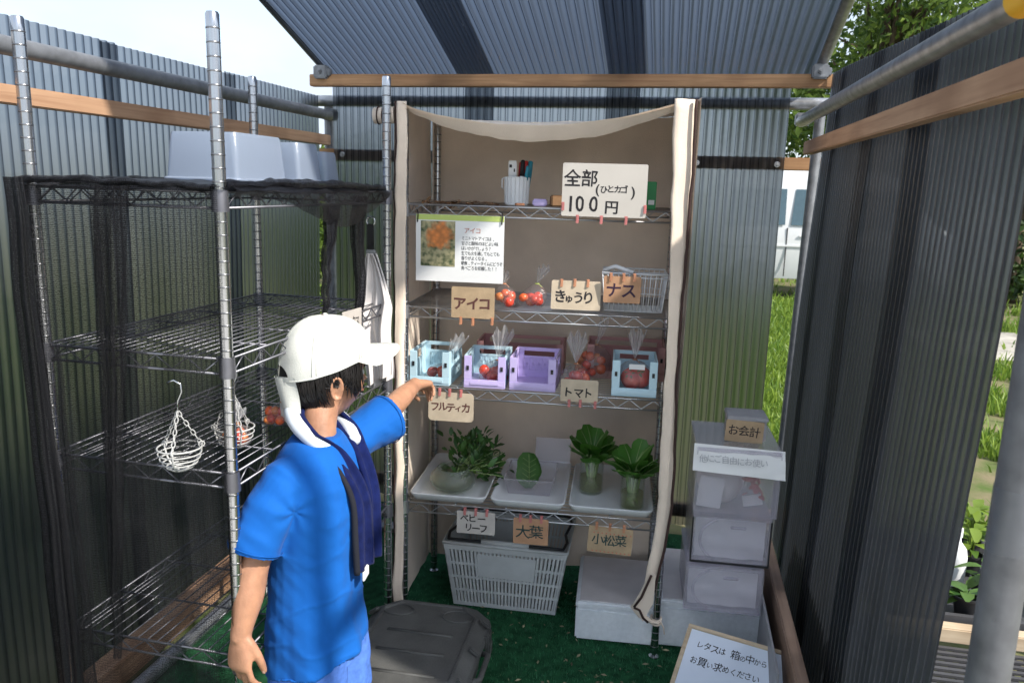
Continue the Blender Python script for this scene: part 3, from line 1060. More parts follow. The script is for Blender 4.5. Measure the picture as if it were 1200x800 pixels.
# meadow grass
g = MB()
rg = random.Random(11)
def blade(x, y, h, wd):
    a = rg.uniform(0, 2 * PI)
    dx, dy = math.cos(a) * wd, math.sin(a) * wd
    lx, ly = rg.gauss(0, .35) * h, rg.gauss(0, .35) * h
    z0 = gz(x, y) - 0.02
    g.add([(x - dx, y - dy, z0), (x + dx, y + dy, z0), (x + lx * .45 + dx * .7, y + ly * .45 + dy * .7, z0 + h * .65),
           (x + lx * .45 - dx * .7, y + ly * .45 - dy * .7, z0 + h * .65), (x + lx, y + ly, z0 + h * rg.uniform(.8, 1.05))],
          [(0, 1, 2, 3), (3, 2, 4)])
for i in range(64000):
    q = rg.random()
    if q < 0.30:      # beyond the gap at the back right
        y = 3.7 + 8 * rg.random() ** 1.5
        x = y * rg.uniform(0.085, 0.20)
    elif q < 0.80:    # right of the shed
        y = 2.9 + 9 * rg.random() ** 1.3
        x = y * rg.uniform(0.30, 0.62)
        if 8.0 < y < 9.6 and x > 2.9 and rg.random() < .9:
            continue
        if mn.noise(Vector((x * 1.3, y * 1.3, 3))) < -0.05:
            continue
    elif q < 0.86:
        x, y = rg.uniform(-2.6, -1.7), rg.uniform(3.6, 7)
    else:
        y = 3.6 + 14 * rg.random()
        x = rg.uniform(-8, 8)
        if x > 2.5 and 8 < y < 9.9:
            continue
    blade(x, y, (rg.uniform(0.03, 0.10) + (.08 if rg.random() < .12 else 0)) * (1 + 0.03 * y), 0.004 + 0.0007 * y)
g.build('meadow_grass', 'grass', kind='stuff')

# white van
vn = thing('parked_van', 'white van parked on the grass beyond the gap in the back corner', 'van', (2.05, 12.6, 0), R(4))
def vsec(x, top, wd, z0=0.30):
    """one cross section of the body: half width follows the height"""
    prof = [(0.86, z0), (0.90, z0 + .12), (0.93, 0.62), (0.95, 0.80), (0.94, 0.98), (0.86, lerp(0.98, top, .75)), (0.78, top - .04), (0.55, top), (0.0, top + .02)]
    L = [Vector((x, -q * wd, z)) for q, z in prof]
    return L + [Vector((p.x, -p.y, p.z)) for p in reversed(L[:-1])]
body = MB()
secs = [(-1.68, 1.02, .70), (-1.64, 1.10, .74), (-1.50, 1.74, .78), (-1.2, 1.84, .79), (0.0, 1.86, .79), (0.75, 1.82, .79), (1.05, 1.70, .78), (1.42, 1.16, .76), (1.66, 1.00, .72), (1.70, .92, .68)]
body.loft([vsec(*q) for q in secs])
body.build('body', 'carpaint', vn, smooth=True, angle=35)
for sgn in (-1, 1):
    for x0, x1 in ((-1.40, -0.62), (-0.54, 0.22), (0.30, 0.98)):
        m_ = MB()
        y0, y1 = 0.755 * sgn, 0.695 * sgn
        xs = 0.10 if x1 > .9 else 0.0
        m_.add([(x0, y0, 1.06), (x1 + xs * 1.5, y0, 1.06), (x1 - xs, y1, 1.56), (x0 + .04, y1, 1.56)], [(0, 1, 2, 3)])
        m_.add([(x0, y0 * .97, 1.06), (x1 + xs * 1.5, y0 * .97, 1.06), (x1 - xs, y1 * .97, 1.56), (x0 + .04, y1 * .97, 1.56)], [(3, 2, 1, 0)])
        m_.build('window', 'carglass', vn)
    m_ = MB()
    m_.span((-1.5, sgn * .752, .76), (1.5, sgn * .764, .785))
    m_.build('side_moulding', 'carpaint', vn)
    for x in (-0.58, 0.26):
        m_ = MB()
        m_.span((x - .006, sgn * .742, .34), (x + .006, sgn * .757, 1.02))
        m_.build('door_gap', 'black', vn)
    m_ = MB()
    m_.span((-.42, sgn * .755, .90), (-.26, sgn * .775, .93), bev=.006)
    m_.build('door_handle', 'white', vn)
    for x in (-1.05, 1.1):
        m_ = MB()
        m_.tube([(x, sgn * .60, .29), (x, sgn * .755, .29)], .29, 24)
        wl = m_.build('wheel', 'tyre', vn, smooth=True, angle=40)
        m_ = MB()
        m_.tube([(x, sgn * .74, .29), (x, sgn * .765, .29)], .18, 20)
        m_.build('rim', 'galvdull', wl, smooth=True, angle=40)
m_ = MB()
m_.add([(1.10, -.62, 1.64), (1.10, .62, 1.64), (1.42, .66, 1.17), (1.42, -.66, 1.17)], [(0, 3, 2, 1)])
m_.build('windscreen', 'carglass', vn)

# ---- nursery bench outside the right wall
bn = thing('nursery_bench', 'low outdoor bench of pine with a black mesh top beside the right wall', 'bench', (0.95, 2.1, 0))
m_ = MB()
m_.span((0.60, 2.045, 0.375), (1.55, 2.085, 0.415), bev=.003)
m_.build('front_board', 'pine', bn, world=True)
m_ = MB()
for k in range(30):
    x = 0.60 + k * 0.033
    m_.span((x, 1.50, 0.355), (x + .012, 2.04, 0.363))
for k in range(22):
    y = 1.50 + k * 0.025
    m_.span((0.60, y, 0.3645), (1.56, y + .011, 0.371))
m_.build('mesh_top', 'rubber', bn, world=True)
for x, y in ((0.64, 1.53), (1.5, 1.53), (.64, 2.7), (1.5, 2.7)):
    m_ = MB()
    m_.span((x - .02, y - .02, 0), (x + .02, y + .02, .352))
    m_.build('leg', 'woody', bn, world=True)
m_ = MB()
m_.span((0.60, 2.087, 0.37), (1.55, 2.75, 0.385), bev=.003)
m_.build('shelf_board', 'rubber', bn, world=True)
m_ = MB()
m_.tube([(0.70, 1.72, 0.372), (0.70, 1.72, 0.392)], [0.034, 0.032], 16)
m_.tube([(0.70, 1.72, 0.392), (0.70, 1.72, 0.398)], [0.026, 0.020], 16)
tag(m_.build('bottle_lid', 'greybox', smooth=True), 'round grey lid lying on the black mesh bench outside', 'lid')
m_ = MB()
m_.span((0.62, 2.10, 0.386), (1.22, 2.62, 0.392))
for a, b in (((.62, 2.10, .392), (1.22, 2.115, .425)), ((.62, 2.605, .392), (1.22, 2.62, .425)), ((.62, 2.115, .392), (.635, 2.605, .425)), ((1.205, 2.115, .392), (1.22, 2.605, .425))):
    m_.span(a, b)
tag(m_.build('seedling_tray', 'rubber'), 'shallow black tray holding seedling pots on the outdoor bench', 'tray')
def seedling(x, y, h, s, lab, pale=False):
    t = thing('seedling_pot', lab, 'seedling', (x, y, .3925), 0, 'seedling pots on the outdoor bench')
    m_ = MB()
    m_.lathe([(.0, .002), (.024, .002), (.034, .06), (.037, .06), (.037, .066), (.032, .066), (.030, .054), (0, .052)], n=14)
    m_.build('pot', 'black', t, smooth=True, angle=40)
    m_ = MB()
    rng = random.Random(s)
    for k in range(16):
        a = rng.uniform(0, 6.28)
        z = .055 + rng.random() * h
        m_.tube([(0, 0, .05), (math.cos(a) * .01, math.sin(a) * .01, z)], .0013, 4)
        leaf(m_, (math.cos(a) * .008, math.sin(a) * .008, z), (math.cos(a), math.sin(a), rng.uniform(-.1, .7)), (0, 0, 1), rng.uniform(.04, .07), rng.uniform(.022, .035), .5)
    m_.build('leaves', 'leaflime' if pale else 'grass', t, smooth=True)
seedling(0.925, 2.44, .10, 1, 'leafy seedling in a black pot behind the white bottle')
seedling(0.905, 2.27, .05, 2, 'small yellowing seedling in a black pot at the front of the tray', True)
seedling(0.955, 2.54, .13, 3, 'tall bright seedling in a black pot at the back of the tray')
seedling(0.825, 2.16, .02, 4, 'nearly bare black pot at the front edge of the tray', True)
seedling(1.06, 2.42, .09, 5, 'bushy seedling pot on the far side of the steel pole')
seedling(1.08, 2.25, .07, 6, 'seedling pot at the front of the tray past the steel pole')
bt = thing('spray_bottle', 'white plastic bottle standing among the seedlings outside', 'bottle', (0.842, 2.33, .3925))
m_ = MB()
m_.lathe([(0, 0), (.030, 0), (.033, .006), (.033, .10), (.028, .125), (.012, .145), (.010, .165)], n=20)
m_.build('body', 'white', bt, smooth=True, angle=45)
m_ = MB()
m_.lathe([(.0135, .160), (.0135, .185), (.006, .19), (.005, .215), (0, .216)], n=14)
m_.build('cap', 'white', bt, smooth=True, angle=45)

# ============================================================ WIRE RACKS
def post_mb(h, foot=True):
    m_ = MB()
    prof = []
    z = 0.02
    while z < h - 0.03:
        prof += [(0.0127, z), (0.0127, z + 0.0222), (0.0117, z + 0.0228), (0.0117, z + 0.0248), (0.0127, z + 0.0254)]
        z += 0.0254
    prof += [(0.0127, h - 0.004), (0.0105, h), (0.0, h)]
    m_.lathe(prof, n=14)
    if foot:
        m_.lathe([(0, 0), (0.017, 0), (0.017, 0.008), (0.007, 0.012), (0.007, 0.02), (0.0127, 0.02)], n=14)
    return m_

def ring_mb(h):
    m_ = MB()
    z = 0.02 + 0.0222
    while z < h - 0.03:
        m_.lathe([(0.0124, z - .0004), (0.0131, z + .0002), (0.0131, z + 0.0030), (0.0124, z + .0036)], n=12)
        z += 0.0254
    return m_

def shelf_mb(L, D, along='x', wr=0.0017):
    """rim of two wires with a zigzag, deck wires and cross wires; origin at the front left post, z = 0 at mid rim"""
    m_ = MB()
    e = 0.016
    hz = 0.0155
    def P(x, y, z):
        return (x, y, z)
    for z in (hz, -hz):
        m_.tube([P(e, -0.003, z), P(L - e, -0.003, z)], 0.003, 6)
        m_.tube([P(e, D + 0.003, z), P(L - e, D + 0.003, z)], 0.003, 6)
        m_.tube([P(-0.003, e, z), P(-0.003, D - e, z)], 0.003, 6)
        m_.tube([P(L + 0.003, e, z), P(L + 0.003, D - e, z)], 0.003, 6)
    n = round((L - 2 * e) / 0.037)
    for y in (-0.003, D + 0.003):
        m_.tube([P(e + (L - 2 * e) * i / n, y, hz * .9 if i % 2 else -hz * .9) for i in range(n + 1)], 0.0019, 5)
    n2 = round((D - 2 * e) / 0.037)
    for x in (-0.003, L + 0.003):
        m_.tube([P(x, e + (D - 2 * e) * i / n2, hz * .9 if i % 2 else -hz * .9) for i in range(n2 + 1)], 0.0019, 5)
    if along == 'x':
        k = round(D / 0.026)
        for i in range(1, k):
            m_.tube([P(0, D * i / k, hz + .001), P(L, D * i / k, hz + .001)], wr, 5)
        for i in range(1, 5):
            m_.tube([P(L * i / 5, 0, hz - .004), P(L * i / 5, D, hz - .004)], 0.0026, 5)
    else:
        k = round(L / 0.026)
        for i in range(1, k):
            m_.tube([P(L * i / k, 0, hz + .001), P(L * i / k, D, hz + .001)], wr, 5)
        for i in range(1, 5):
            m_.tube([P(0, D * i / 5, hz - .004), P(L, D * i / 5, hz - .004)], 0.0026, 5)
    return m_

def collar_mb():
    m_ = MB()
    m_.lathe([(0.0135, -0.022), (0.0168, -0.022), (0.0155, 0.020), (0.0135, 0.020)], n=14)
    return m_

def make_rack(root, L, D, h, zs, along, wire, post='chrome', ringm='ringdark', zoff=None):
    pm = post_mb(h)
    for x, y in ((0, 0), (L, 0), (0, D), (L, D)):
        q = MB()
        q.v = [p + Vector((x, y, 0)) for p in pm.v]
        q.f, q.m = pm.f, pm.m
        o = q.build('post', post, root, smooth=True, angle=40)
        rg_ = ring_mb(h)
        q = MB()
        q.v = [p + Vector((x, y, 0)) for p in rg_.v]
        q.f, q.m = rg_.f, rg_.m
        q.build('groove_ring', ringm, o, smooth=True, kind='stuff')
    for z in zs:
        sm = shelf_mb(L, D, along)
        q = MB()
        q.v = [p + Vector((0, 0, z)) for p in sm.v]
        q.f, q.m = sm.f, sm.m
        o = q.build('wire_shelf', wire, root, smooth=True)
        for x, y in ((0, 0), (L, 0), (0, D), (L, D)):
            cm = collar_mb()
            q = MB()
            q.v = [p + Vector((x, y, z)) for p in cm.v]
            q.f, q.m = cm.f, cm.m
            q.build('collar', wire, o, smooth=True, angle=40)

# ---- left rack
lr = thing('wire_rack', 'tall chrome wire rack draped in black net against the left wall', 'shelf rack', (-1.298, 1.410, 0), R(-1.2))
LRW, LRD = 0.430, 0.855
make_rack(lr, LRW, LRD, 1.80, (0.47, 0.885, 1.127, 1.457), 'y', 'wiredark')

# ---- display rack
RA = R(4.1)
FO = Vector((0.016, 2.388, 0))
RU = Vector((math.cos(RA), math.sin(RA), 0))
RV = Vector((-math.sin(RA), math.cos(RA), 0))
def rk(u, v, z):
    return FO + RU * u + RV * v + Vector((0, 0, z))
RL, RD = 0.838, 0.44
dr = thing('wire_rack', 'chrome wire rack with four shelves of vegetables inside the beige fabric cover', 'shelf rack', rk(-RL, 0, 0), RA)
ZS = (0.458, 0.851, 1.106, 1.421)
make_rack(dr, RL, RD, 1.715, ZS, 'x', 'wire')
DECK = [z + 0.0185 for z in ZS]

# ---- fabric cover (local: x = u, y = v)
cv = thing('fabric_cover', 'beige fabric rack cover hanging open at the front with dark brown binding', 'rack cover', rk(0, 0, 0), RA)
def fold(x, z, s=0.006, q=7.0, ph=0.0):
    return s * (mn.noise(Vector((x * q, z * q * 0.35, ph))) + 0.6 * mn.noise(Vector((x * q * 2.3, z * q * 0.6, ph + 5))))
zt = 1.727
m_ = MB()
m_.grid(lambda a, b: (lerp(-.868, .022, a), .478 + fold(a, b * 2, .016, 4.0, 1) + .006 * mn.noise(Vector((a * 3 + b * 4, b * 7, 2))), lerp(.06, lerp(1.732, 1.752, a) - .02 * math.sin(PI * a) ** .8, b)), 50, 60)
m_.build('back_panel', 'fabric', cv, smooth=True)
# left side panel, its lower corner hanging free
m_ = MB()
def lside(a, b):
    v = lerp(-.012, .478, a)
    z0 = lerp(.10, .055, a)
    z = lerp(z0, 1.736, b)
    return (-.870 + fold(a, b * 2, .010, 4, 3) + .02 * (1 - b) ** 3 * (1 - a), v, z)
m_.grid(lside, 26, 60)
m_.build('side_panel', 'fabric', cv, smooth=True)
m_ = MB()
def rside(a, b):
    v = lerp(-.024, .478, a)
    z = lerp(.30 + .1 * (1 - a), 1.757, b)
    pull = (1 - b) ** 5 * (1 - a) * -.03
    return (.024 + fold(a, b * 2, .008, 4, 8) + pull, v, z)
m_.grid(rside, 26, 60)
m_.build('side_panel', 'fabric', cv, smooth=True)
# top sags between the posts
def ztop(a, b):
    s = math.sin(PI * a)
    return lerp(1.732, 1.752, a) - (.055 * (1 - b) + .02) * s ** 0.8 * (1.05 - .25 * a) + fold(a, b, .004, 6, 11)
m_ = MB()
m_.grid(lambda a, b: (lerp(-.868, .022, a), lerp(-.02, .478, b), ztop(a, b)), 50, 20)
m_.build('top_panel', 'fabric', cv, smooth=True)
# valance folded down along the front edge, its lower edge turned inward
m_ = MB()
def val(a, b):
    z = ztop(a, 0)
    hgt = lerp(.012, .044, math.sin(PI * a) ** .8) + fold(a, 0, .006, 8, 15)
    return (lerp(-.842, .002, a), -.021 + .03 * b * b + .006 * math.sin(b * PI), z + .002 - hgt * b)
m_.grid(val, 60, 8)
m_.build('valance', 'fabric', cv, smooth=True)
# left front flap: a narrow rolled strip down the post
def flap(side):
    m_ = MB()
    rings = []
    N = 56
    for i in range(N + 1):
        t = i / N
        z = lerp(1.752 if side > 0 else 1.736, .10, t)
        wv = fold(t * 3, 0, .006, 3, 20 + side)
        if side < 0:
            cx_, wd_ = lerp(-.843, -.854, t) + wv * .8, .0145 + .002 * math.sin(t * 7)
            cy_ = -.018 + wv * .4
        else:
            cx_ = lerp(-.020, -.002, min(1, t / .65)) + wv * .7
            wd_ = lerp(.0285, .0205, min(1, t / .5)) + .0025 * math.sin(t * 9 + 1)
            cy_ = -.028
            if t > .70:
                q = (t - .70) / .30
                cx_ += -.012 * math.sin(q * PI) * 0 - .075 * q * q
                wd_ = lerp(.0205, .019, q)
                cy_ -= .012 * q
        ring = []
        for j in range(10):
            a = 2 * PI * j / 10
            ex, ey = wd_ * 1.06 * math.copysign(abs(math.cos(a)) ** .7, math.cos(a)), .0055 * math.sin(a) + .0035 * math.sin(math.cos(a) * 4 + t * 9)
            tw_a = .42 if side > 0 else .30          # the rolled strip is turned a little towards the right
            ring.append(Vector((cx_ + ex * math.cos(tw_a) + .0035 * mn.noise(Vector((a, z * 16, side))) - ey * math.sin(tw_a), cy_ + ex * math.sin(tw_a) + ey * math.cos(tw_a), z)))
        rings.append(ring)
    if side > 0:
        rings = [r_ for r_ in rings if r_[0].z > .165]
    m_.loft(rings)
    m_.build('front_flap', 'fabric', cv, smooth=True)
    m_ = MB()
    pts = [(max(p.x for p in r_) + .001 if side > 0 else min(p.x for p in r_) - .001, sum(p.y for p in r_) / 10 - .002, r_[0].z) for r_ in rings]
    m_.tube(pts, .0042, 6)
    m_.build('binding', 'piping', cv, smooth=True)
flap(-1)
flap(1)
# the tied tail at the right post
m_ = MB()
m_.tube([(-.072, -.034, .20), (-.052, -.036, .168), (-.018, -.026, .142), (.006, -.019, .136)], [.017, .011, .006, .0045], 10)
for zz in (.128, .136, .143):
    m_.tube([(-.001 + .0165 * math.cos(a), .0165 * math.sin(a), zz + .003 * math.sin(a)) for a in [2 * PI * k / 14 for k in range(14)]], .0032, 6, closed=True)
m_.tube([(.014, -.012, .136), (.024, -.020, .122), (.027, -.022, .100)], .0025, 5)
m_.build('tie', 'fabric', cv, smooth=True)
m_ = MB()
m_.add([(-.082, -.05, .205), (-.06, -.052, .255), (-.028, -.046, .33), (-.014, -.045, .31), (-.016, -.05, .22), (-.045, -.054, .155)], [(0, 1, 2, 3, 4, 5)])
m_.build('flap_corner', 'fabric', cv, smooth=True)
m_ = MB()
m_.tube([(-.076, -.058, .205), (-.055, -.058, .24), (-.028, -.052, .315)], .004, 6)
m_.tube([(-.076, -.058, .203), (-.058, -.058, .196), (-.045, -.058, .17), (-.03, -.045, .15)], .004, 6)
m_.build('binding', 'piping', cv, smooth=True)
# rolled door stub sticking out to the left of the top
m_ = MB()
m_.tube([(-.93, -.006, 1.694), (-.868, -.006, 1.697)], [.0235, .0245], 16)
m_.build('rolled_door', 'fabric', cv, smooth=True, angle=50)
m_ = MB()
for x in (-.916, -.900, -.883):
    m_.tube([(x, -.006 + .0252 * math.cos(a), 1.695 + .0252 * math.sin(a)) for a in [2 * PI * k / 16 for k in range(16)]], .0022, 5, closed=True)
m_.build('binding', 'piping', cv, smooth=True)

# ============================================================ NET OVER THE LEFT RACK
nt_ = thing('shade_net', 'black shade net draped over the top and near end of the chrome rack', 'shade net', (-1.09, 1.84, 0))
X0, X1, Y0, Y1 = -1.318, -.862, 1.392, 2.285
m_ = MB()
def ntop(a, b):
    x, y = lerp(X0 - .01, X1 + .012, a), lerp(Y0 - .01, Y1, b)
    edge = min(a, 1 - a, b, 1 - b)
    return (x, y, 1.480 + .012 * abs(mn.noise(Vector((x * 14, y * 9, 2)))) + .012 * mn.noise(Vector((x * 4, y * 4, 7))) - .012 * max(0, 1 - edge * 14) + .012 * math.exp(-((a - .5) / .3) ** 2) * (1 - b))
m_.grid(ntop, 40, 70, uv=lambda a, b: (a * .48, b * .9))
m_.build('net_top', 'netdense', nt_, smooth=True, world=True)
m_ = MB()
def ncur(a, b):
    x = lerp(X0 - .012, X1 + .004, a)
    z = lerp(.02, 1.487, b)
    x = lerp(x, lerp(X0 + .02, X1 - .01, a ** 1.1), (1 - b) * .8)
    amp = .010 + .014 * (1 - b)
    y = Y0 - .008 + amp * (math.sin(a * 21 + 2.5 * b + 3 * mn.noise(Vector((a * 2, b * 1.5, 0)))) + .6 * mn.noise(Vector((a * 9, b * 2, 4))))
    return (x, y, z)
m_.grid(ncur, 110, 50, uv=lambda a, b: (a * .62, b * 1.48))
m_.build('net_curtain', 'net', nt_, smooth=True, world=True)
def roll(pts, r, seed):
    """loosely gathered net lying along the rack's rim"""
    P = [Vector(p) for p in pts]
    m_ = MB()
    Lg = sum((P[i + 1] - P[i]).length for i in range(len(P) - 1))
    def fn(a, b):
        f_ = b * (len(P) - 1)
        i0 = min(int(f_), len(P) - 2)
        c = lerp(P[i0], P[i0 + 1], f_ - i0)
        d = (P[i0 + 1] - P[i0]).normalized()
        sd_ = d.cross(Vector((0, 0, 1))).normalized()
        an = 2 * PI * a
        q = r * (1 + .55 * mn.noise(Vector((b * 14, seed, a * 2))) + .25 * mn.noise(Vector((b * 40, a * 5, seed))))
        return c + sd_ * q * 1.3 * math.cos(an) + Vector((0, 0, q * math.sin(an) + .006 * mn.noise(Vector((b * 9, seed, 2)))))
    m_.grid(fn, 18, 90, uv=lambda a, b: (a * .12, b * Lg))
    m_.build('net_fold', 'netmid', nt_, smooth=True, world=True)
roll([(-1.31, 1.385, 1.485), (-1.18, 1.382, 1.489), (-1.02, 1.384, 1.486), (-.875, 1.388, 1.482)], .007, 3)
roll([(-.862, 1.40, 1.484), (-.856, 1.65, 1.492), (-.852, 1.95, 1.488), (-.858, 2.24, 1.480)], .010, 7)
roll([(-1.318, 1.42, 1.486), (-1.320, 1.85, 1.49), (-1.316, 2.25, 1.485)], .008, 9)
def bunch(x0, y0, z0, x1, y1, z1, r0, r1, seed, mm='netdense', ny=1.0):
    m_ = MB()
    rng = random.Random(seed)
    N = 30
    def fn(a, b):
        cxx, cyy = lerp(x0, x1, b), lerp(y0, y1, b)
        rr = lerp(r0, r1, b) * (1 + .35 * mn.noise(Vector((a * 5, b * 3, seed))))
        an = 2 * PI * a
        rr *= 1 + .28 * math.sin(an * 5 + b * 4)
        cxx += .012 * mn.noise(Vector((b * 3, seed, 1))) + .006 * mn.noise(Vector((b * 9, seed, 4)))
        return (cxx + rr * math.cos(an), cyy + rr * .55 * ny * math.sin(an), lerp(z0, z1, b))
    m_.grid(fn, 40, N, uv=lambda a, b: (a * .35, b * abs(z1 - z0)))
    m_.build('net_fold', mm, nt_, smooth=True, world=True)
bunch(-1.305, 1.372, 1.49, -1.262, 1.372, .02, .018, .030, 1, 'netmid')
bunch(-1.09, 1.378, 1.48, -1.15, 1.372, .45, .034, .008, 2, 'net')
bunch(-1.10, 1.374, 1.48, -1.145, 1.370, .60, .018, .005, 6, 'net')
bunch(-1.24, 1.376, 1.15, -1.225, 1.374, .02, .004, .022, 5, 'net')
bunch(-.862, 1.90, 1.44, -.868, 1.84, 1.14, .012, .003, 3, 'netmid', ny=5.0)
bunch(-.866, 2.09, 1.46, -.872, 2.07, .95, .014, .006, 4, 'netmid', ny=4.0)
m_ = MB()
def swag(a, b):
    y = lerp(Y0 + .02, Y1 + .01, a)
    dp = .022 + .085 * math.exp(-((a - .62) / .28) ** 2)
    x = X1 + .006 + .018 * math.sin(b * PI) + .007 * mn.noise(Vector((a * 12, b * 3, 1)))
    return (x, y, 1.488 - dp * b + .005 * mn.noise(Vector((a * 16, b * 2, 8))))
m_.grid(swag, 70, 14, uv=lambda a, b: (a * .9, b * .12))
m_.build('net_swag', 'netmid', nt_, smooth=True, world=True)

# ============================================================ ON AND AROUND THE LEFT RACK
def tub(name, label, x0, x1, y0, y1, h, z, ind=.012, rz=0):
    t = thing(name, label, 'plastic tub', ((x0 + x1) / 2, (y0 + y1) / 2, z), rz, 'upturned tubs on the netted rack')
    W, D = x1 - x0, y1 - y0
    m_ = MB()
    def ring(w_, d_, z_, r_):
        pts = []
        for cx_, cy_, a0 in ((w_ / 2 - r_, d_ / 2 - r_, 0), (-w_ / 2 + r_, d_ / 2 - r_, PI / 2), (-w_ / 2 + r_, -d_ / 2 + r_, PI), (w_ / 2 - r_, -d_ / 2 + r_, 1.5 * PI)):
            for k in range(5):
                a = a0 + k * PI / 8
                pts.append(Vector((cx_ + r_ * math.cos(a), cy_ + r_ * math.sin(a), z_)))
        return pts
    m_.loft([ring(W, D, 0, .012), ring(W - ind, D - ind, h * .5, .014), ring(W - ind * 1.8, D - ind * 1.8, h * .92, .016), ring(W - ind * 2.4, D - ind * 2.4, h, .016), ring(W - ind * 5, D - ind * 5, h, .012)], cap=True)
    m_.build('wall', 'tub', t, smooth=True, angle=50)
    m_ = MB()
    m_.loft([ring(W + .008, D + .008, 0, .014), ring(W + .012, D + .012, .004, .014), ring(W + .008, D + .008, .008, .014), ring(W, D, .006, .012)], cap=False)
    m_.build('rim', 'tub', t, smooth=True)
    return t
tub('plastic_tub', 'largest upturned frosted tub, behind the tallest near post', -1.195, -1.005, 1.70, 1.94, .112, 1.492, .008)
tub('plastic_tub', 'smaller upturned frosted tub just behind the largest one', -1.13, -.985, 1.97, 2.11, .104, 1.492, .008)
tub('plastic_tub', 'smallest tub, farthest back by the corner of the walls', -1.10, -.985, 2.135, 2.23, .088, 1.492, .008)

def wire_bowl(label, loc, rz, r=.0425, hk=.13):
    t = thing('hanging_basket', label, 'wire basket', loc, rz, 'little wire hanging baskets')
    m_ = MB()
    for k in range(7):
        ph = k / 6.5 * PI / 2
        rr, z = r * math.cos(ph * .93), -r * 1.12 * math.sin(ph)
        m_.tube([(rr * math.cos(a), rr * math.sin(a), z) for a in [2 * PI * j / 22 for j in range(22)]], .0019 if k == 0 else .0015, 5, closed=True)
    for k in range(3):
        a = 2 * PI * k / 3 + .5
        m_.tube([(r * math.cos(q * .93) * math.cos(a), r * math.cos(q * .93) * math.sin(a), -r * 1.12 * math.sin(q)) for q in [PI / 2 * j / 8 for j in range(9)]], .002, 5)
    m_.build('bowl', 'wirewhite', t, smooth=True)
    top = Vector((0, 0, r * 1.75))
    for k in range(3):
        a = 2 * PI * k / 3 + .5
        b0 = Vector((r * math.cos(a), r * math.sin(a), 0))
        m_ = MB()
        m_.tube([b0 + Vector((.006 * math.cos(q) * math.cos(a), .006 * math.cos(q) * math.sin(a), .006 * math.sin(q))) for q in [2 * PI * j / 8 for j in range(8)]], .0016, 5, closed=True)
        nl = 7
        d = (top - b0)
        for i in range(nl):
            c = b0 + d * ((i + .5) / nl)
            dn = d.normalized()
            sd_ = dn.cross(Vector((0, 0, 1))).normalized() if i % 2 else dn.cross(dn.cross(Vector((0, 0, 1)))).normalized()
            hl = d.length / nl * .62
            m_.tube([c + dn * hl * math.cos(q) + sd_ * .0035 * math.sin(q) for q in [2 * PI * j / 8 for j in range(8)]], .0012, 4, closed=True)
        m_.build('chain', 'wirewhite', t, smooth=True)
    m_ = MB()
    z0 = r * 1.75
    m_.tube([top, top + Vector((.002, 0, .022)), top + Vector((.010, 0, .040)), top + Vector((.009, 0, .056)), top + Vector((-.004, 0, .064)), top + Vector((-.018, 0, .058))], .0019, 6)
    m_.build('hook', 'chrome', t, smooth=True)
    return t
wire_bowl('empty white wire hanging basket in front of the net', (-.952, 1.352, .966), .3)
wire_bowl('white wire hanging basket with red tomatoes inside, half behind the tallest near post', (-.928, 1.515, .962), .9, .0425)

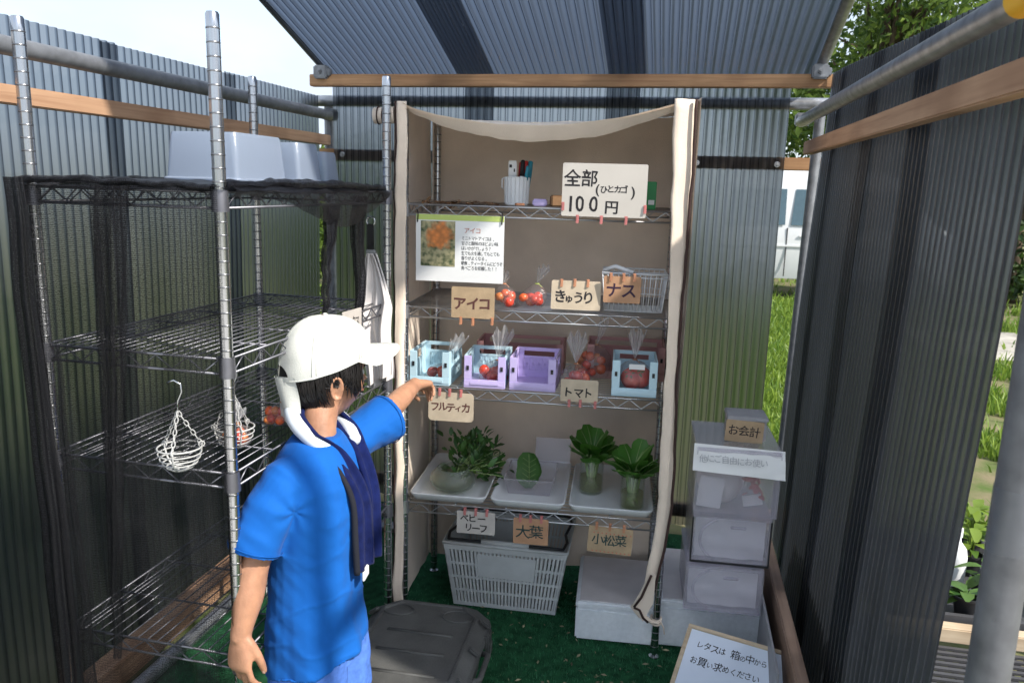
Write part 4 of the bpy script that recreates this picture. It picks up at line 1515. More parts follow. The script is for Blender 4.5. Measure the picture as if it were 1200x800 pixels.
def tbag(name, label, loc, rz, n, r, w, h, fan=.06, spread=.9, mm='cherry', group=None, bodyh=None, lean=0.0, seed=1, tag_=False):
    """tied cellophane bag of tomatoes with its fanned neck"""
    t = thing(name, label, 'bag of tomatoes', loc, rz, group)
    rng = random.Random(seed)
    bh = bodyh or h
    pts = []
    for i in range(n):
        for tr in range(60):
            p = Vector((rng.uniform(-w / 2 + r, w / 2 - r), rng.uniform(-w * .35 + r * .6, w * .35 - r * .6), r + rng.random() ** 1.5 * max(.001, bh - 2.2 * r)))
            if all((p - q).length > r * 1.72 for q in pts):
                break
        pts.append(p)
        m_ = MB()
        rr = r * rng.uniform(.9, 1.06)
        el_ = rng.uniform(.84, 1.08)
        m_.sphere(p, (rr, rr * rng.uniform(.92, 1.04), rr * el_), 14, 9, fn=lambda v, r_=rr: v * (1 + .045 * mn.noise(v / r_ * 1.1 + Vector((p.x * 90, p.y * 90, 0)))))
        o = m_.build('tomato', rng.choice({'tomato': ('tomato', 'tomato', 'tomato_deep', 'tomato_ripening'), 'cherry': ('cherry', 'cherry', 'cherry_red', 'cherry_pale')}[mm]), t, smooth=True)
        if r > .02:
            m_ = MB()
            d = Vector((rng.uniform(-.4, .4), -.7, .55)).normalized()
            for k in range(5):
                a = k * 1.257
                s_ = d.orthogonal().normalized()
                s_ = Matrix.Rotation(a, 3, d) @ s_
                leaf(m_, p + d * rr * .93, s_ + d * .25, d, rr * .5, rr * .22, .3, n=2)
            m_.build('calyx', 'calyx', o, smooth=True)
    m_ = MB()
    rings = []
    for i, (q, s_) in enumerate(((.80, 0.0), (1.0, .12), (1.04, .45), (.92, .75), (.55, .98), (.16, 1.12))):
        ring = []
        for j in range(22):
            a = 2 * PI * j / 22
            k = 1 + .10 * mn.noise(Vector((math.cos(a) * 2, math.sin(a) * 2, s_ * 4 + seed)))
            ring.append(Vector((w / 2 * q * math.copysign(abs(math.cos(a)) ** .7, math.cos(a)) * k + lean * s_ * .5, w * .38 * q * math.copysign(abs(math.sin(a)) ** .8, math.sin(a)) * k, bh * s_ + .002)))
        rings.append(ring)
    m_.loft(rings, cap=False)
    m_.build('bag_body', 'bag', t, smooth=True)
    nk = Vector((lean * .56, 0, bh * 1.12))
    m_ = MB()
    def fn(a, b):
        an = (a - .5) * 2.2 * spread
        rr = .006 + fan * 1.2 * b
        rip = .006 * b * math.sin(a * 26 + seed) + .004 * mn.noise(Vector((a * 7, b * 4, seed)))
        return (nk.x + rr * math.sin(an) * .62 + lean * b * .7, nk.y + rip * 1.6 - .2 * rr * math.cos(an * 2) * .2, nk.z + rr * math.cos(an) * (1 + .12 * math.sin(a * 19 + seed)))
    m_.grid(fn, 44, 8)
    m_.build('bag_neck', 'bagfan', t, smooth=True)
    m_ = MB()
    m_.tube([nk + Vector((.006 * math.cos(a), .006 * math.sin(a), .002)) for a in [2 * PI * j / 8 for j in range(8)]], .002, 5, closed=True)
    m_.tube([nk + Vector((.006, 0, 0)), nk + Vector((.016, -.004, -.008))], .0015, 4)
    m_.build('twist_tie', 'pegorange' if not tag_ else 'lime', t, smooth=True)
    return t
tbag('tomato_bag', 'bag of red cherry tomatoes sitting in the hanging wire basket', (-.924, 1.515, .918), .2, 10, .012, .062, .045, .035, seed=3)
tbag('tomato_bag', 'bag of red cherry tomatoes hanging behind the wire basket, by the boy', (-.905, 1.66, .925), .2, 12, .012, .060, .05, .035, seed=4, lean=.03)

# clip and white cloth on the far post
cl = thing('carabiner_strap', 'black webbing strap with a metal ring clipped to the far post of the netted rack', 'strap', (-.885, 2.235, 1.37))
m_ = MB()
m_.tube([(-.888 + .013 * math.cos(a), 2.222, 1.385 + .014 * math.sin(a)) for a in [2 * PI * k / 14 for k in range(14)]], .0028, 6, closed=True)
m_.build('ring', 'chrome', cl, smooth=True, world=True)
m_ = MB()
m_.span((-.899, 2.217, 1.30), (-.878, 2.224, 1.378), bev=.002)
m_.span((-.897, 2.212, 1.315), (-.880, 2.2165, 1.335), bev=.002)
m_.build('webbing', 'black', cl, world=True)
m_ = MB()
m_.span((-.902, 2.214, 1.284), (-.872, 2.228, 1.303), bev=.003)
m_.build('buckle', 'galv', cl, world=True)
tw = MB()
def cloth(a, b):
    # a flat towel pinched at the top: it opens wide, then narrows again to its lower end
    if b < .25:
        half = lerp(.012, .054, (b / .25) ** .8)
    elif b < .45:
        half = lerp(.054, .050, (b - .25) / .2)
    else:
        half = lerp(.050, .034, (b - .45) / .55)
    u_ = a * 2 - 1
    drop = .075 * abs(u_ + .1) ** 1.2 * min(1, b * 4) * (1 - .5 * b)
    x = -.884 + .030 * b + half * u_ + .004 * math.sin(b * 9)
    y = 2.205 - .018 * math.sin(b * 2.5) + .012 * math.sin(u_ * 5.2 + b * 2.2) * (.3 + b) + .007 * math.sin(u_ * 11 + 1 + b * 4)
    return (x, y, lerp(1.292, .915, b) - drop + .055 * b * (u_ > 0) * u_)
tw.grid(cloth, 48, 44)
tw.grid(lambda a, b: Vector(cloth(1 - a, b)) + Vector((.004, .012 + .012 * math.sin(a * 3), -.012 * b)), 48, 44)
tag(tw.build('hanging_cloth', 'clothwhite', smooth=True), 'white twisted cloth hanging from the black strap behind the boy\'s cap', 'cloth')

# ============================================================ HAND WRITTEN SIGNS
def card(name, label, u, v, z, w_, h, mm, lines, cat='sign', pegs=(), pegm='peg', roll=0.0, lean=0.0, group='hand written price signs', rz=None, loc=None, round_=.004, th=.0022):
    """lines: (text, x, z, size, ink, bold, kwargs); x,z from the lower left corner"""
    base = loc if loc is not None else rk(u + w_ / 2, v, z)
    a = RA if rz is None else rz
    mtx = Matrix.Translation(base) @ Matrix.Rotation(a, 4, 'Z') @ Matrix.Rotation(lean, 4, 'X') @ Matrix.Rotation(roll, 4, 'Y')
    t = thing(name, label, cat, mtx=mtx, group=group)
    m_ = MB()
    # slightly warped card with rounded corners
    out_ = []
    for cx_, cz_, a0 in ((w_ / 2 - round_, h - round_, 0), (-w_ / 2 + round_, h - round_, PI / 2), (-w_ / 2 + round_, round_, PI), (w_ / 2 - round_, round_, 1.5 * PI)):
        for k in range(4):
            q = a0 + k * PI / 6
            out_.append((cx_ + round_ * math.cos(q), cz_ + round_ * math.sin(q)))
    m_.loft([[Vector((x, -th / 2, zz)) for x, zz in out_], [Vector((x, th / 2, zz)) for x, zz in out_]])
    m_.build('card', mm, t)
    inks = {}
    for ln in lines:
        s_, x, zz, size, ink, bold = ln[:6]
        kw = ln[6] if len(ln) > 6 else {}
        q = inks.setdefault(ink, MB())
        write(q, s_, -w_ / 2 + x, zz, size, -th / 2 - .0005, bold, **kw)
    for ink, q in inks.items():
        q.build('lettering', ink, t)
    for px, pz, up_ in pegs:
        m_ = MB()
        x = -w_ / 2 + px
        for dy in (-.0045, .0015):
            m_.add([(x - .004, dy - .0015, pz - .012), (x + .004, dy - .0015, pz - .012), (x + .0045, dy + .0015, pz + .012), (x - .0045, dy + .0015, pz + .012),
                    (x - .004, dy + .0015, pz - .012), (x + .004, dy + .0015, pz - .012)], [(0, 1, 2, 3), (4, 5, 2, 3)])
            m_.box((x, dy, pz), (.0062, .003, .021), bev=.0008)
        m_.build('peg', pegm, t)
    return t

B = .018
card('price_sign', 'large laminated sign reading all 100 yen per basket in black marker on the top shelf', -.357, -.022, 1.417, .246, .153, 'laminate', [
    ('全部', .008, .092, .050, 'ink', .014, dict(jit=.03, pitch=1.08)),
    ('(', .096, .068, .036, 'ink', .020, dict(jit=0)),
    ('ひとカゴ', .112, .072, .0235, 'ink', .022, dict(jit=.06, pitch=.92)),
    (')', .198, .062, .038, 'ink', .020, dict(jit=0)),
    ('100', .020, .016, .060, 'ink', .018, dict(jit=.02, pitch=1.22, sx=.86)),
    ('円', .128, .014, .042, 'ink', .020, dict(jit=.02)),
    ], pegs=((.048, -.008, 0), (.118, -.008, 0), (.190, -.008, 0), (.004, .028, 1), (.243, .026, 1)))
card('name_sign', 'brown card sign for Aiko tomatoes in thick brown letters on the second shelf', -.684, -.022, 1.097, .134, .096, 'kraft', [
    ('アイコ', .010, .030, .042, 'inkbrown', .028, dict(jit=.04))], pegs=((.030, -.008, 0), (.068, -.010, 0), (.128, -.006, 0)), pegm='pegorange')
card('name_sign', 'pale card sign for cucumbers with black hiragana on the second shelf', -.380, .0, 1.135, .150, .088, 'kraftpale', [
    ('きゅうり', .010, .024, .040, 'ink', .024, dict(jit=.05, pitch=.86, sizes=[1.05, .72, .95, 1.0]))], pegs=((.030, .080, 0), (.070, .082, 0), (.110, .082, 0)), pegm='pegorange', lean=R(-8))
card('name_sign', 'reddish brown card sign for eggplant clipped to the white wire basket', -.222, -.004, 1.163, .110, .080, 'kraftpink', [
    ('ナス', .010, .020, .048, 'inkpurple', .022, dict(jit=.04, pitch=1.05))], pegs=((.020, .078, 0), (.058, .078, 0), (.090, .078, 0)), pegm='pegorange')
card('name_sign', 'rounded pale card sign for Frutica tomatoes below the third shelf by the boy\'s hand', -.754, -.022, .764, .145, .093, 'kraftpale', [
    ('フルティカ', .008, .034, .032, 'inkbrown', .022, dict(jit=.05, pitch=.88, sizes=[1, 1, 1, .8, 1.05]))], round_=.012, pegs=((.036, .094, 0), (.068, .094, 0), (.104, .093, 0)))
card('name_sign', 'grey brown card sign for tomatoes hanging on the third shelf edge', -.338, -.022, .853, .115, .070, 'kraftpale', [
    ('トマト', .010, .018, .034, 'ink', .022, dict(jit=.06))], pegs=((.028, -.005, 0), (.062, -.004, 0), (.108, -.006, 0)))
card('name_sign', 'greyish card sign for baby leaf in two lines under the bottom shelf', -.657, -.022, .390, .125, .076, 'greycard', [
    ('ベビー', .012, .042, .030, 'ink', .022, dict(jit=.05, pitch=1.05)), ('リーフ', .026, .010, .030, 'ink', .022, dict(jit=.05, pitch=.9))], pegs=((.026, .076, 0), (.062, .076, 0), (.098, .076, 0)))
card('name_sign', 'orange brown card sign for shiso with dark green characters under the bottom shelf', -.472, -.022, .370, .113, .088, 'kraftpink', [
    ('大葉', .010, .026, .048, 'inkgreen', .008, dict(jit=.03))], pegs=((.022, .088, 0), (.055, .088, 0), (.09, .088, 0)))
card('name_sign', 'kraft card sign for komatsuna with dotted borders under the bottom shelf', -.234, -.022, .362, .140, .088, 'kraft', [
    ('小松菜', .014, .030, .040, 'inkgreen', .012, dict(jit=.04)),
    ('・・・・・・・・・・', .010, .060, .018, 'inkorange', .03, dict(jit=.0, pitch=.78)), ('・・・・・・・・・・', .010, -.002, .018, 'inkorange', .03, dict(jit=.0, pitch=.78))], roll=R(2.5), pegs=((.024, .089, 0), (.066, .089, 0), (.110, .089, 0)), pegm='pegorange')
card('name_sign', 'small tilted grey card sign for mixed tomatoes on the netted rack behind the cap', 0, 0, 0, .128, .088, 'greycard', [
    ('ミックス', .008, .044, .030, 'ink', .016, dict(jit=.04, pitch=.95)), ('トマト', .040, .010, .026, 'ink', .016, dict(jit=.04))], loc=Vector((-.850, 1.985, 1.070)), rz=R(90), roll=R(2))

# ---- printed notice
pn = card('printed_notice', 'printed sheet with a tomato photo and lime strip hanging from the top shelf', -.799, -.012, 1.206, .272, .203, 'paper', [
    ('アイコ', .150, .150, .019, 'inkorange', .004, dict(jit=0)),
    ('ミニトマトアイコは、', .142, .129, .0132, 'ink', .004, dict(jit=0, sx=.86)),
    ('甘さと酸味のほどよい味', .142, .114, .0132, 'ink', .004, dict(jit=0, sx=.86)),
    ('はいかがでしょう？', .142, .099, .0132, 'ink', .004, dict(jit=0, sx=.86)),
    ('生でも火を通してもとても', .142, .084, .0132, 'ink', .004, dict(jit=0, sx=.82)),
    ('香りがよくなる。', .142, .069, .0132, 'ink', .004, dict(jit=0, sx=.86)),
    ('朝食、ティータイムにどうぞ', .142, .054, .0132, 'ink', .004, dict(jit=0, sx=.82)),
    ('食べごろを収穫した！！', .142, .039, .0132, 'ink', .004, dict(jit=0, sx=.86)),
    ], cat='notice', group=None, round_=.001, th=.0012)
m_ = MB()
m_.add([(-.121, -.0014, .046), (-.014, -.0014, .046), (-.014, -.0014, .183), (-.121, -.0014, .183)], [(0, 1, 2, 3)])
m_.v = [p - Vector((-.121 - .023, 0, .046 - .023)) for p in m_.v]
po_ = m_.build('photo', 'photo', pn)
po_.location = (-.144, 0, .023)
m_ = MB()
m_.add([(-.135, -.0013, .186), (.135, -.0013, .186), (.135, -.0013, .2025), (-.135, -.0013, .2025)], [(0, 1, 2, 3)])
m_.build('lime_strip', 'lime', pn)
for x in (-.131, .128):
    m_ = MB()
    m_.tube([(x, -.003, .178), (x + .002, -.004, .20), (x, -.002, .215)], .002, 5)
    m_.build('hook', 'black', pn)

# ============================================================ TOP SHELF
z = DECK[3]
cp = thing('pen_cup', 'white slatted pen cup holding scissors and markers on the top shelf', 'pen cup', rk(-.515, .16, z), RA)
m_ = MB()
m_.lathe([(0, .001), (.036, .001), (.039, .088), (.036, .088), (.034, .006), (0, .006)], n=24)
for k in range(20):
    a = 2 * PI * k / 20
    m_.tube([(.0368 * math.cos(a), .0368 * math.sin(a), .006), (.0396 * math.cos(a), .0396 * math.sin(a), .086)], .0018, 4)
m_.build('cup', 'white', cp, smooth=True, angle=40)
m_ = MB()
m_.tube([(-.040, -.004, .085), (-.047, -.006, .080), (-.047, -.006, .055), (-.042, -.004, .050)], .002, 5)
m_.build('hook', 'white', cp, smooth=True)
def pen(x, y, h, r, body, capm, lx, w_=None):
    m_ = MB()
    if w_:
        m_.box((x, y, h / 2 + .02), (w_, .008, h), bev=.002)
    else:
        m_.tube([(x, y, .012), (x + lx, y, h * .66)], r, 10)
    t = m_.build('marker' if not w_ else 'label_stick', body, cp, smooth=not w_)
    if not w_:
        m_ = MB()
        m_.tube([(x + lx * 1.0, y, h * .66), (x + lx * 1.45, y, h), (x + lx * 1.47, y, h + .003)], [r * 1.1, r, r * .5], 10)
        m_.build('cap', capm, t, smooth=True)
pen(-.014, -.006, .118, 0, 'paper', None, 0, .026)
pen(.010, -.010, .138, .0065, 'paper', 'ink', .006)
pen(.004, .012, .132, .006, 'paper', 'red', .004)
pen(.020, .002, .136, .007, 'red', 'red', .005)
pen(.026, .012, .136, .008, 'teal', 'teal', .010)
pen(.018, -.016, .120, .006, 'paper', 'teal', .012)
m_ = MB()
m_.box((-.020, -.0105, .121), (.008, .001, .009))
m_.box((-.008, -.0105, .108), (.004, .001, .010))
m_.build('mark', 'ink', cp)

t = thing('eraser_box', 'upright green and white packet leaning behind the right end of the big price sign', 'packet', rk(-.096, .10, z), RA)
m_ = MB()
m_.box((0, 0, .042), (.034, .022, .084), bev=.002)
m_.build('packet', 'greentag', t)
m_ = MB()
m_.box((.003, -.0118, .022), (.018, .001, .014))
m_.box((-.016, -.0118, .05), (.004, .001, .05))
m_.build('white_print', 'paper', t)
mh = MB()
rg = random.Random(21)
for i in range(60):
    p = rk(lerp(-.80, -.55, rg.random()), rg.uniform(.04, .12), z + rg.uniform(.001, .008))
    leaf(mh, p, (rg.gauss(0, 1), rg.gauss(0, 1), rg.uniform(-.1, .25)), (0, 0, 1), rg.uniform(.03, .06), rg.uniform(.008, .018), .2, n=3)
tag(mh.build('dried_leaves', 'leafbrown'), 'low heap of dried brown leaves on the left of the top shelf', 'leaves')
m_ = MB()
m_.box(rk(-.435, .12, z + .011), (.045, .03, .022), rz=RA, bev=.004)
tag(m_.build('eraser', 'cratelav', smooth=False), 'small lavender grey block beside the pen cup', 'eraser')
m_ = MB()
m_.box(rk(-.365, .12, z + .018), (.075, .05, .035), rz=RA + .2, bev=.004)
tag(m_.build('carton', 'leafbrown'), 'small brown carton half hidden by the left end of the big price sign', 'carton')
m_ = MB()
m_.box(rk(-.49, .05, z + .005), (.03, .012, .008), rz=RA + .5, bev=.002)
tag(m_.build('clip', 'pegorange'), 'tiny orange clip lying in front of the pen cup', 'clip')

# ============================================================ SECOND SHELF
z = DECK[2]
tbag('tomato_bag', 'bag of orange red tomatoes right beside the Aiko sign', rk(-.530, .075, z), RA, 7, .0165, .072, .062, .035, seed=11, group='bags of tomatoes on the display rack', lean=-.01)
tbag('tomato_bag', 'bag of orange red tomatoes with a gold tie, second from the Aiko sign', rk(-.448, .075, z), RA, 8, .0165, .082, .066, .045, seed=12, spread=.55, group='bags of tomatoes on the display rack', lean=.03, tag_=True)
wb = thing('wire_basket', 'white wire basket on the second shelf with the eggplant sign clipped on', 'wire basket', rk(-.130, .045, z), RA)
m_ = MB()
W, D, Hh = .196, .17, .122
for zz, q, r_ in ((.004, .90, .002), (Hh * .5, .95, .0016), (Hh - .012, .99, .002), (Hh, 1.0, .0032)):
    a, b = W / 2 * q, D * (q - .5)
    y0 = D * (1 - q)
    m_.tube([(-a, y0, zz), (a, y0, zz), (a, D * q, zz), (-a, D * q, zz)], r_, 6, closed=True)
m_.build('rim', 'white', wb, smooth=True)
m_ = MB()
for k in range(13):
    x = lerp(-W / 2, W / 2, k / 12)
    m_.tube([(x, 0, Hh), (x * .9, D * .1, .004), (x * .9, D * .9, .004), (x, D, Hh)], .0016, 5)
for k in range(1, 10):
    y = D * k / 10
    m_.tube([(-W / 2, y, Hh), (-W / 2 * .9, lerp(D * .1, D * .9, k / 10), .004), (W / 2 * .9, lerp(D * .1, D * .9, k / 10), .004), (W / 2, y, Hh)], .0016, 5)
m_.build('wire_sides', 'white', wb, smooth=True)
m_ = MB()
m_.tube([(-.096, .03, Hh + .004), (-.06, .02, Hh + .020), (-.005, -.005, Hh + .004)], .0065, 10)
tag(m_.build('white_handle', 'white', smooth=True), 'white plastic bag handle lying across the rim of the wire basket', 'handle')
bpy.data.objects['white_handle'].matrix_world = Matrix.Translation(rk(-.130, .045, z)) @ Matrix.Rotation(RA, 4, 'Z')

# ============================================================ CRATES ON THE THIRD SHELF
def crate(label, u, v, z, W, D, H, front, side, rz=0.0):
    t = thing('mini_crate', label, 'crate', rk(u, v, z), RA + rz, 'small open fronted plastic crates')
    th = .005
    m_ = MB()
    m_.span((-W / 2, 0, 0), (W / 2, D, .005))
    m_.build('base', front, t)
    # front: low rail between two corner posts
    m_ = MB()
    m_.span((-W / 2, -.0015, .005), (W / 2, th, .026), bev=.0015)
    m_.span((-W / 2 + .02, -.0035, .010), (W / 2 - .02, -.001, .020), bev=.001)
    for s_ in (-1, 1):
        xa, xb = sorted((s_ * W / 2, s_ * (W / 2 - .024)))
        m_.span((xa, 0, .026), (xb, th, H), bev=.0012)
    m_.build('front_frame', front, t)
    for s_ in (-1, 1):
        m_ = MB()
        x = s_ * (W / 2 - .024 / 2)
        m_.span((x - .004, -.0022, H * .62 - .007), (x + .004, .001, H * .62 + .007))
        m_.build('peg_hole', 'black', t)
    # back: window slot above a diamond truss
    m_ = MB()
    y = D
    m_.span((-W / 2, y - th, .005), (W / 2, y, .026))
    m_.span((-W / 2, y - th, H - .012), (W / 2, y, H))
    for s_ in (-1, 1):
        xa, xb = sorted((s_ * W / 2, s_ * (W / 2 - .022)))
        m_.span((xa, y - th, .026), (xb, y, H - .012))
    m_.span((-W / 2 + .022, y - th, H - .036), (W / 2 - .022, y, H - .029))
    wi = W - .044
    for k in range(5):
        for s_ in (-1, 1):
            xa = -wi / 2 + wi * k / 5
            xb = xa + s_ * wi / 5
            if not -wi / 2 - .001 <= xb <= wi / 2 + .001:
                xb = xa
            m_.add([(xa - .003, y - th, .026), (xa + .003, y - th, .026), (xb + .003, y - th, H - .036), (xb - .003, y - th, H - .036),
                    (xa - .003, y - .001, .026), (xa + .003, y - .001, .026), (xb + .003, y - .001, H - .036), (xb - .003, y - .001, H - .036)],
                   [(0, 1, 2, 3), (7, 6, 5, 4), (0, 4, 5, 1), (3, 2, 6, 7), (1, 5, 6, 2), (0, 3, 7, 4)])
    m_.span((-wi / 2 + .0, y - th + .0015, .026), (wi / 2, y - th + .003, H - .036))
    m_.build('back_panel', side, t)
    for s_ in (-1, 1):
        m_ = MB()
        xa, xb = sorted((s_ * W / 2, s_ * (W / 2 - th)))
        m_.span((xa, th, .005), (xb, D - th, .030))
        m_.span((xa, th, .030), (xb, D * .34, H))
        m_.span((xa, D * .72, .030), (xb, D - th, H))
        m_.span((xa, D * .34, .030), (xb, D * .72, H * .62))
        m_.span((xa, D * .34, H - .012), (xb, D * .72, H))
        o = m_.build('side_panel', side, t)
        m_ = MB()
        xm = s_ * (W / 2 + .0004)
        for k in range(3):
            y0 = D * (.14 + .0 * k)
            m_.span((xm - .001, D * (.10 + .07 * k), .045), (xm + .001, D * (.10 + .07 * k) + .003, .07))
        m_.build('rib_slot', 'black' if front == 'x' else front, o)
    return t
z = DECK[1]
crate('pale blue crate at the left end of the third shelf, above the reaching hand', -.760, .012, z, .130, .175, .108, 'crateblue', 'crateblue', R(-2))
crate('lavender fronted crate with a pale blue side and tomatoes, second from the left', -.582, .012, z, .132, .180, .102, 'cratelav', 'crateblue', R(1))
crate('empty lavender crate in the middle of the third shelf', -.430, .012, z, .146, .180, .104, 'cratelav', 'cratelav', R(-1))
crate('pale blue crate holding two large red tomatoes at the right end of the third shelf', -.114, .018, z, .138, .170, .112, 'crateblue', 'crateblue', R(0))
crate('dusty pink crate standing at the back of the third shelf behind the lavender ones', -.50, .245, z, .30, .15, .105, 'cratepink', 'cratepink')
crate('dusty pink crate at the back of the third shelf near the right post', -.14, .235, z, .26, .16, .115, 'cratepink', 'cratepink')
tbag('tomato_bag', 'bag of dark red tomatoes inside the leftmost pale blue crate', rk(-.745, .075, z + .006), RA, 7, .0185, .098, .048, .075, seed=21, mm='tomato', group='bags of tomatoes on the display rack', lean=.055, spread=.5)
tbag('tomato_bag', 'bag of red tomatoes inside the lavender fronted crate with the blue side', rk(-.562, .085, z + .006), RA, 8, .0185, .100, .055, .085, seed=22, mm='tomato', group='bags of tomatoes on the display rack', spread=.55, bodyh=.062, lean=.02)
tbag('tomato_bag', 'bag of pinkish red tomatoes standing behind the tomato name sign', rk(-.297, .055, z), RA, 9, .018, .098, .075, .080, seed=23, mm='tomato', group='bags of tomatoes on the display rack', spread=.5)
tbag('tomato_bag', 'bag of orange tomatoes at the back between the empty crate and the pink one', rk(-.255, .24, z), RA, 12, .017, .115, .10, .07, seed=24, mm='cherry', group='bags of tomatoes on the display rack', spread=.3, lean=.03)
tbag('tomato_bag', 'bag with two large ripe tomatoes in the rightmost pale blue crate', rk(-.114, .085, z + .006), RA, 3, .036, .122, .085, .080, seed=27, mm='tomato', group='bags of tomatoes on the display rack', spread=.5, bodyh=.085)
m_ = MB()
m_.box(rk(-.108, .03, z + .092), (.048, .003, .016), rz=RA)
tag(m_.build('price_label', 'paper'), 'white paper label on the bag of two large tomatoes', 'label')

# ============================================================ BOTTOM SHELF
z = DECK[0]
def tray(label, u0, u1, v0, v1, rz=0.0):
    t = thing('shallow_tray', label, 'tray', rk((u0 + u1) / 2, v0, z), RA + rz, 'white trays on the bottom shelf')
    W, D = u1 - u0, v1 - v0
    def rr(ins, zz, r_):
        pts = []
        w2, d2 = W / 2 - ins, D - ins
        for cx_, cy_, a0 in ((w2 - r_, d2 - r_, 0), (-w2 + r_, d2 - r_, PI / 2), (-w2 + r_, ins + r_, PI), (w2 - r_, ins + r_, 1.5 * PI)):
            for k in range(5):
                a = a0 + k * PI / 8
                pts.append(Vector((cx_ + r_ * math.cos(a), cy_ + r_ * math.sin(a), zz)))
        return pts
    m_ = MB()
    m_.loft([rr(.012, .001, .02), rr(.002, .020, .022), rr(0, .024, .024), rr(.004, .026, .022), rr(.008, .022, .02), rr(.018, .006, .018), rr(.05, .005, .012)], cap=True)
    m_.build('pan', 'white', t, smooth=True, angle=60)
    return t
tray('white tray under the round bowl of baby leaf at the left of the bottom shelf', -.825, -.568, .004, .415)
tray('white tray under the clear punnet of shiso in the middle of the bottom shelf', -.556, -.312, .002, .415)
tray('white tray carrying the two jars of komatsuna at the right of the bottom shelf', -.300, -.030, .002, .415)
z += .0065
bw_ = thing('glass_bowl', 'squat round frosted glass bowl on the left white tray', 'glass bowl', rk(-.700, .115, z), RA)
m_ = MB()
m_.lathe([(0, .001), (.045, .002), (.070, .014), (.080, .034), (.074, .056), (.056, .074), (.0535, .0785), (.051, .077), (.054, .072)], n=36)
m_.build('bowl', 'frost', bw_, smooth=True)
m_ = MB()
m_.lathe([(0, .007), (.043, .008), (.064, .019), (.073, .034), (.071, .046), (0, .046)], n=30)
m_.build('water', 'water', bw_, smooth=True)
bl = thing('baby_leaf_bunch', 'bushy bunch of dark baby leaves leaning out of the frosted bowl', 'baby leaf', rk(-.655, .18, z + .02), RA)
m_ = MB()
rg = random.Random(31)
for i in range(300):
    a = rg.gauss(0, 1)
    c = Vector((rg.gauss(.015, .040), rg.gauss(.03, .034), .068 + rg.gauss(.0, .030)))
    if c.z < -.01:
        c.z = .02
    if c.x > .03 and rg.random() < .3:
        c.z -= .03
    d = (c - Vector((0, 0, .0))).normalized() + Vector((rg.gauss(0, .5), rg.gauss(0, .5), rg.gauss(.2, .4)))
    leaf(m_, c, d, (rg.gauss(0, .4), rg.gauss(-.5, .4), 1), rg.uniform(.022, .042), rg.uniform(.010, .019), rg.uniform(.1, .6), n=3)
m_.build('leaves', 'leafdark', bl, smooth=True)
m_ = MB()
for i in range(26):
    c = Vector((rg.gauss(.0, .035), rg.gauss(-.035, .02), .04 + rg.gauss(.0, .012)))
    leaf(m_, c, (rg.gauss(0, 1), rg.gauss(-.6, .5), rg.gauss(.1, .4)), (0, 0, 1), rg.uniform(.026, .046), rg.uniform(.010, .018), .4, n=3)
m_.build('pale_leaves', 'leaflime', bl, smooth=True)
m_ = MB()
for i in range(36):
    a = rg.uniform(0, 6.28)
    e = Vector((rg.gauss(.02, .04), rg.gauss(.02, .04), .06 + rg.gauss(.0, .03)))
    s_ = Vector((-.03 + .02 * math.cos(a), -.04 + .02 * math.sin(a), .012))
    m_.tube([s_, lerp(s_, e, .5) + Vector((0, 0, .012)), e], .0014, 4)
m_.build('stems', 'stalk', bl, smooth=True)

pu = thing('clear_punnet', 'clear plastic punnet with an open lid on the middle white tray', 'punnet', rk(-.440, .10, z), RA)
def tray2(W, D, h, y0=0, z0=0, slope=.85):
    q = MB()
    r0 = [(-W / 2 * slope, y0 + D * (1 - slope) / 2), (W / 2 * slope, y0 + D * (1 - slope) / 2), (W / 2 * slope, y0 + D * (1 + slope) / 2), (-W / 2 * slope, y0 + D * (1 + slope) / 2)]
    r1 = [(-W / 2, y0), (W / 2, y0), (W / 2, y0 + D), (-W / 2, y0 + D)]
    q.loft([[Vector((x, y, z0)) for x, y in r0], [Vector((x, y, z0 + h)) for x, y in r1]], cap=False)
    q.add([(x, y, z0) for x, y in r0], [(0, 1, 2, 3)])
    return q
q = tray2(.165, .19, .055)
q.build('tub', 'drawer', pu)
m_ = MB()
m_.span((-.083, -.004, .054), (.083, .002, .057))
m_.span((-.083, .188, .054), (.083, .194, .057))
m_.span((-.085, .0, .0535), (-.080, .19, .0575))
m_.span((.080, .0, .0535), (.085, .19, .0575))
m_.build('rim', 'drawer', pu)
m_ = MB()
m_.add([(.0, .192, .055), (.125, .192, .055), (.125, .225, .135), (.0, .225, .135)], [(0, 1, 2, 3)])
m_.add([(.0, .195, .055), (.125, .195, .055), (.125, .228, .135), (.0, .228, .135)], [(3, 2, 1, 0)])
m_.build('lid', 'drawer', pu)
sh = thing('shiso_stack', 'upright stack of broad dark green shiso leaves in the clear punnet', 'shiso leaves', rk(-.443, .155, z + .012), RA)
rg = random.Random(41)
for i in range(7):
    m_ = MB()
    leaf(m_, (rg.uniform(-.006, .006), -.012 + i * .004, 0), (rg.uniform(-.1, .1) - .03, .16 + .03 * i, 1), (0, -1, .1), .125 - .004 * i, .080 - .003 * i, -.12, n=8, cup=.35)
    m_.build('shiso_leaf', 'leafdark', sh, smooth=True)
m_ = MB()
m_.tube([(0, -.010, .0), (0, -.014, .06), (-.004, -.008, .122)], .0012, 4)
for k in range(5):
    for s_ in (-1, 1):
        zz = .02 + k * .018
        m_.tube([(0, -.0145, zz), (s_ * .022, -.022, zz + .018)], .0007, 4)
m_.build('leaf_vein', 'stalk', sh, smooth=True)

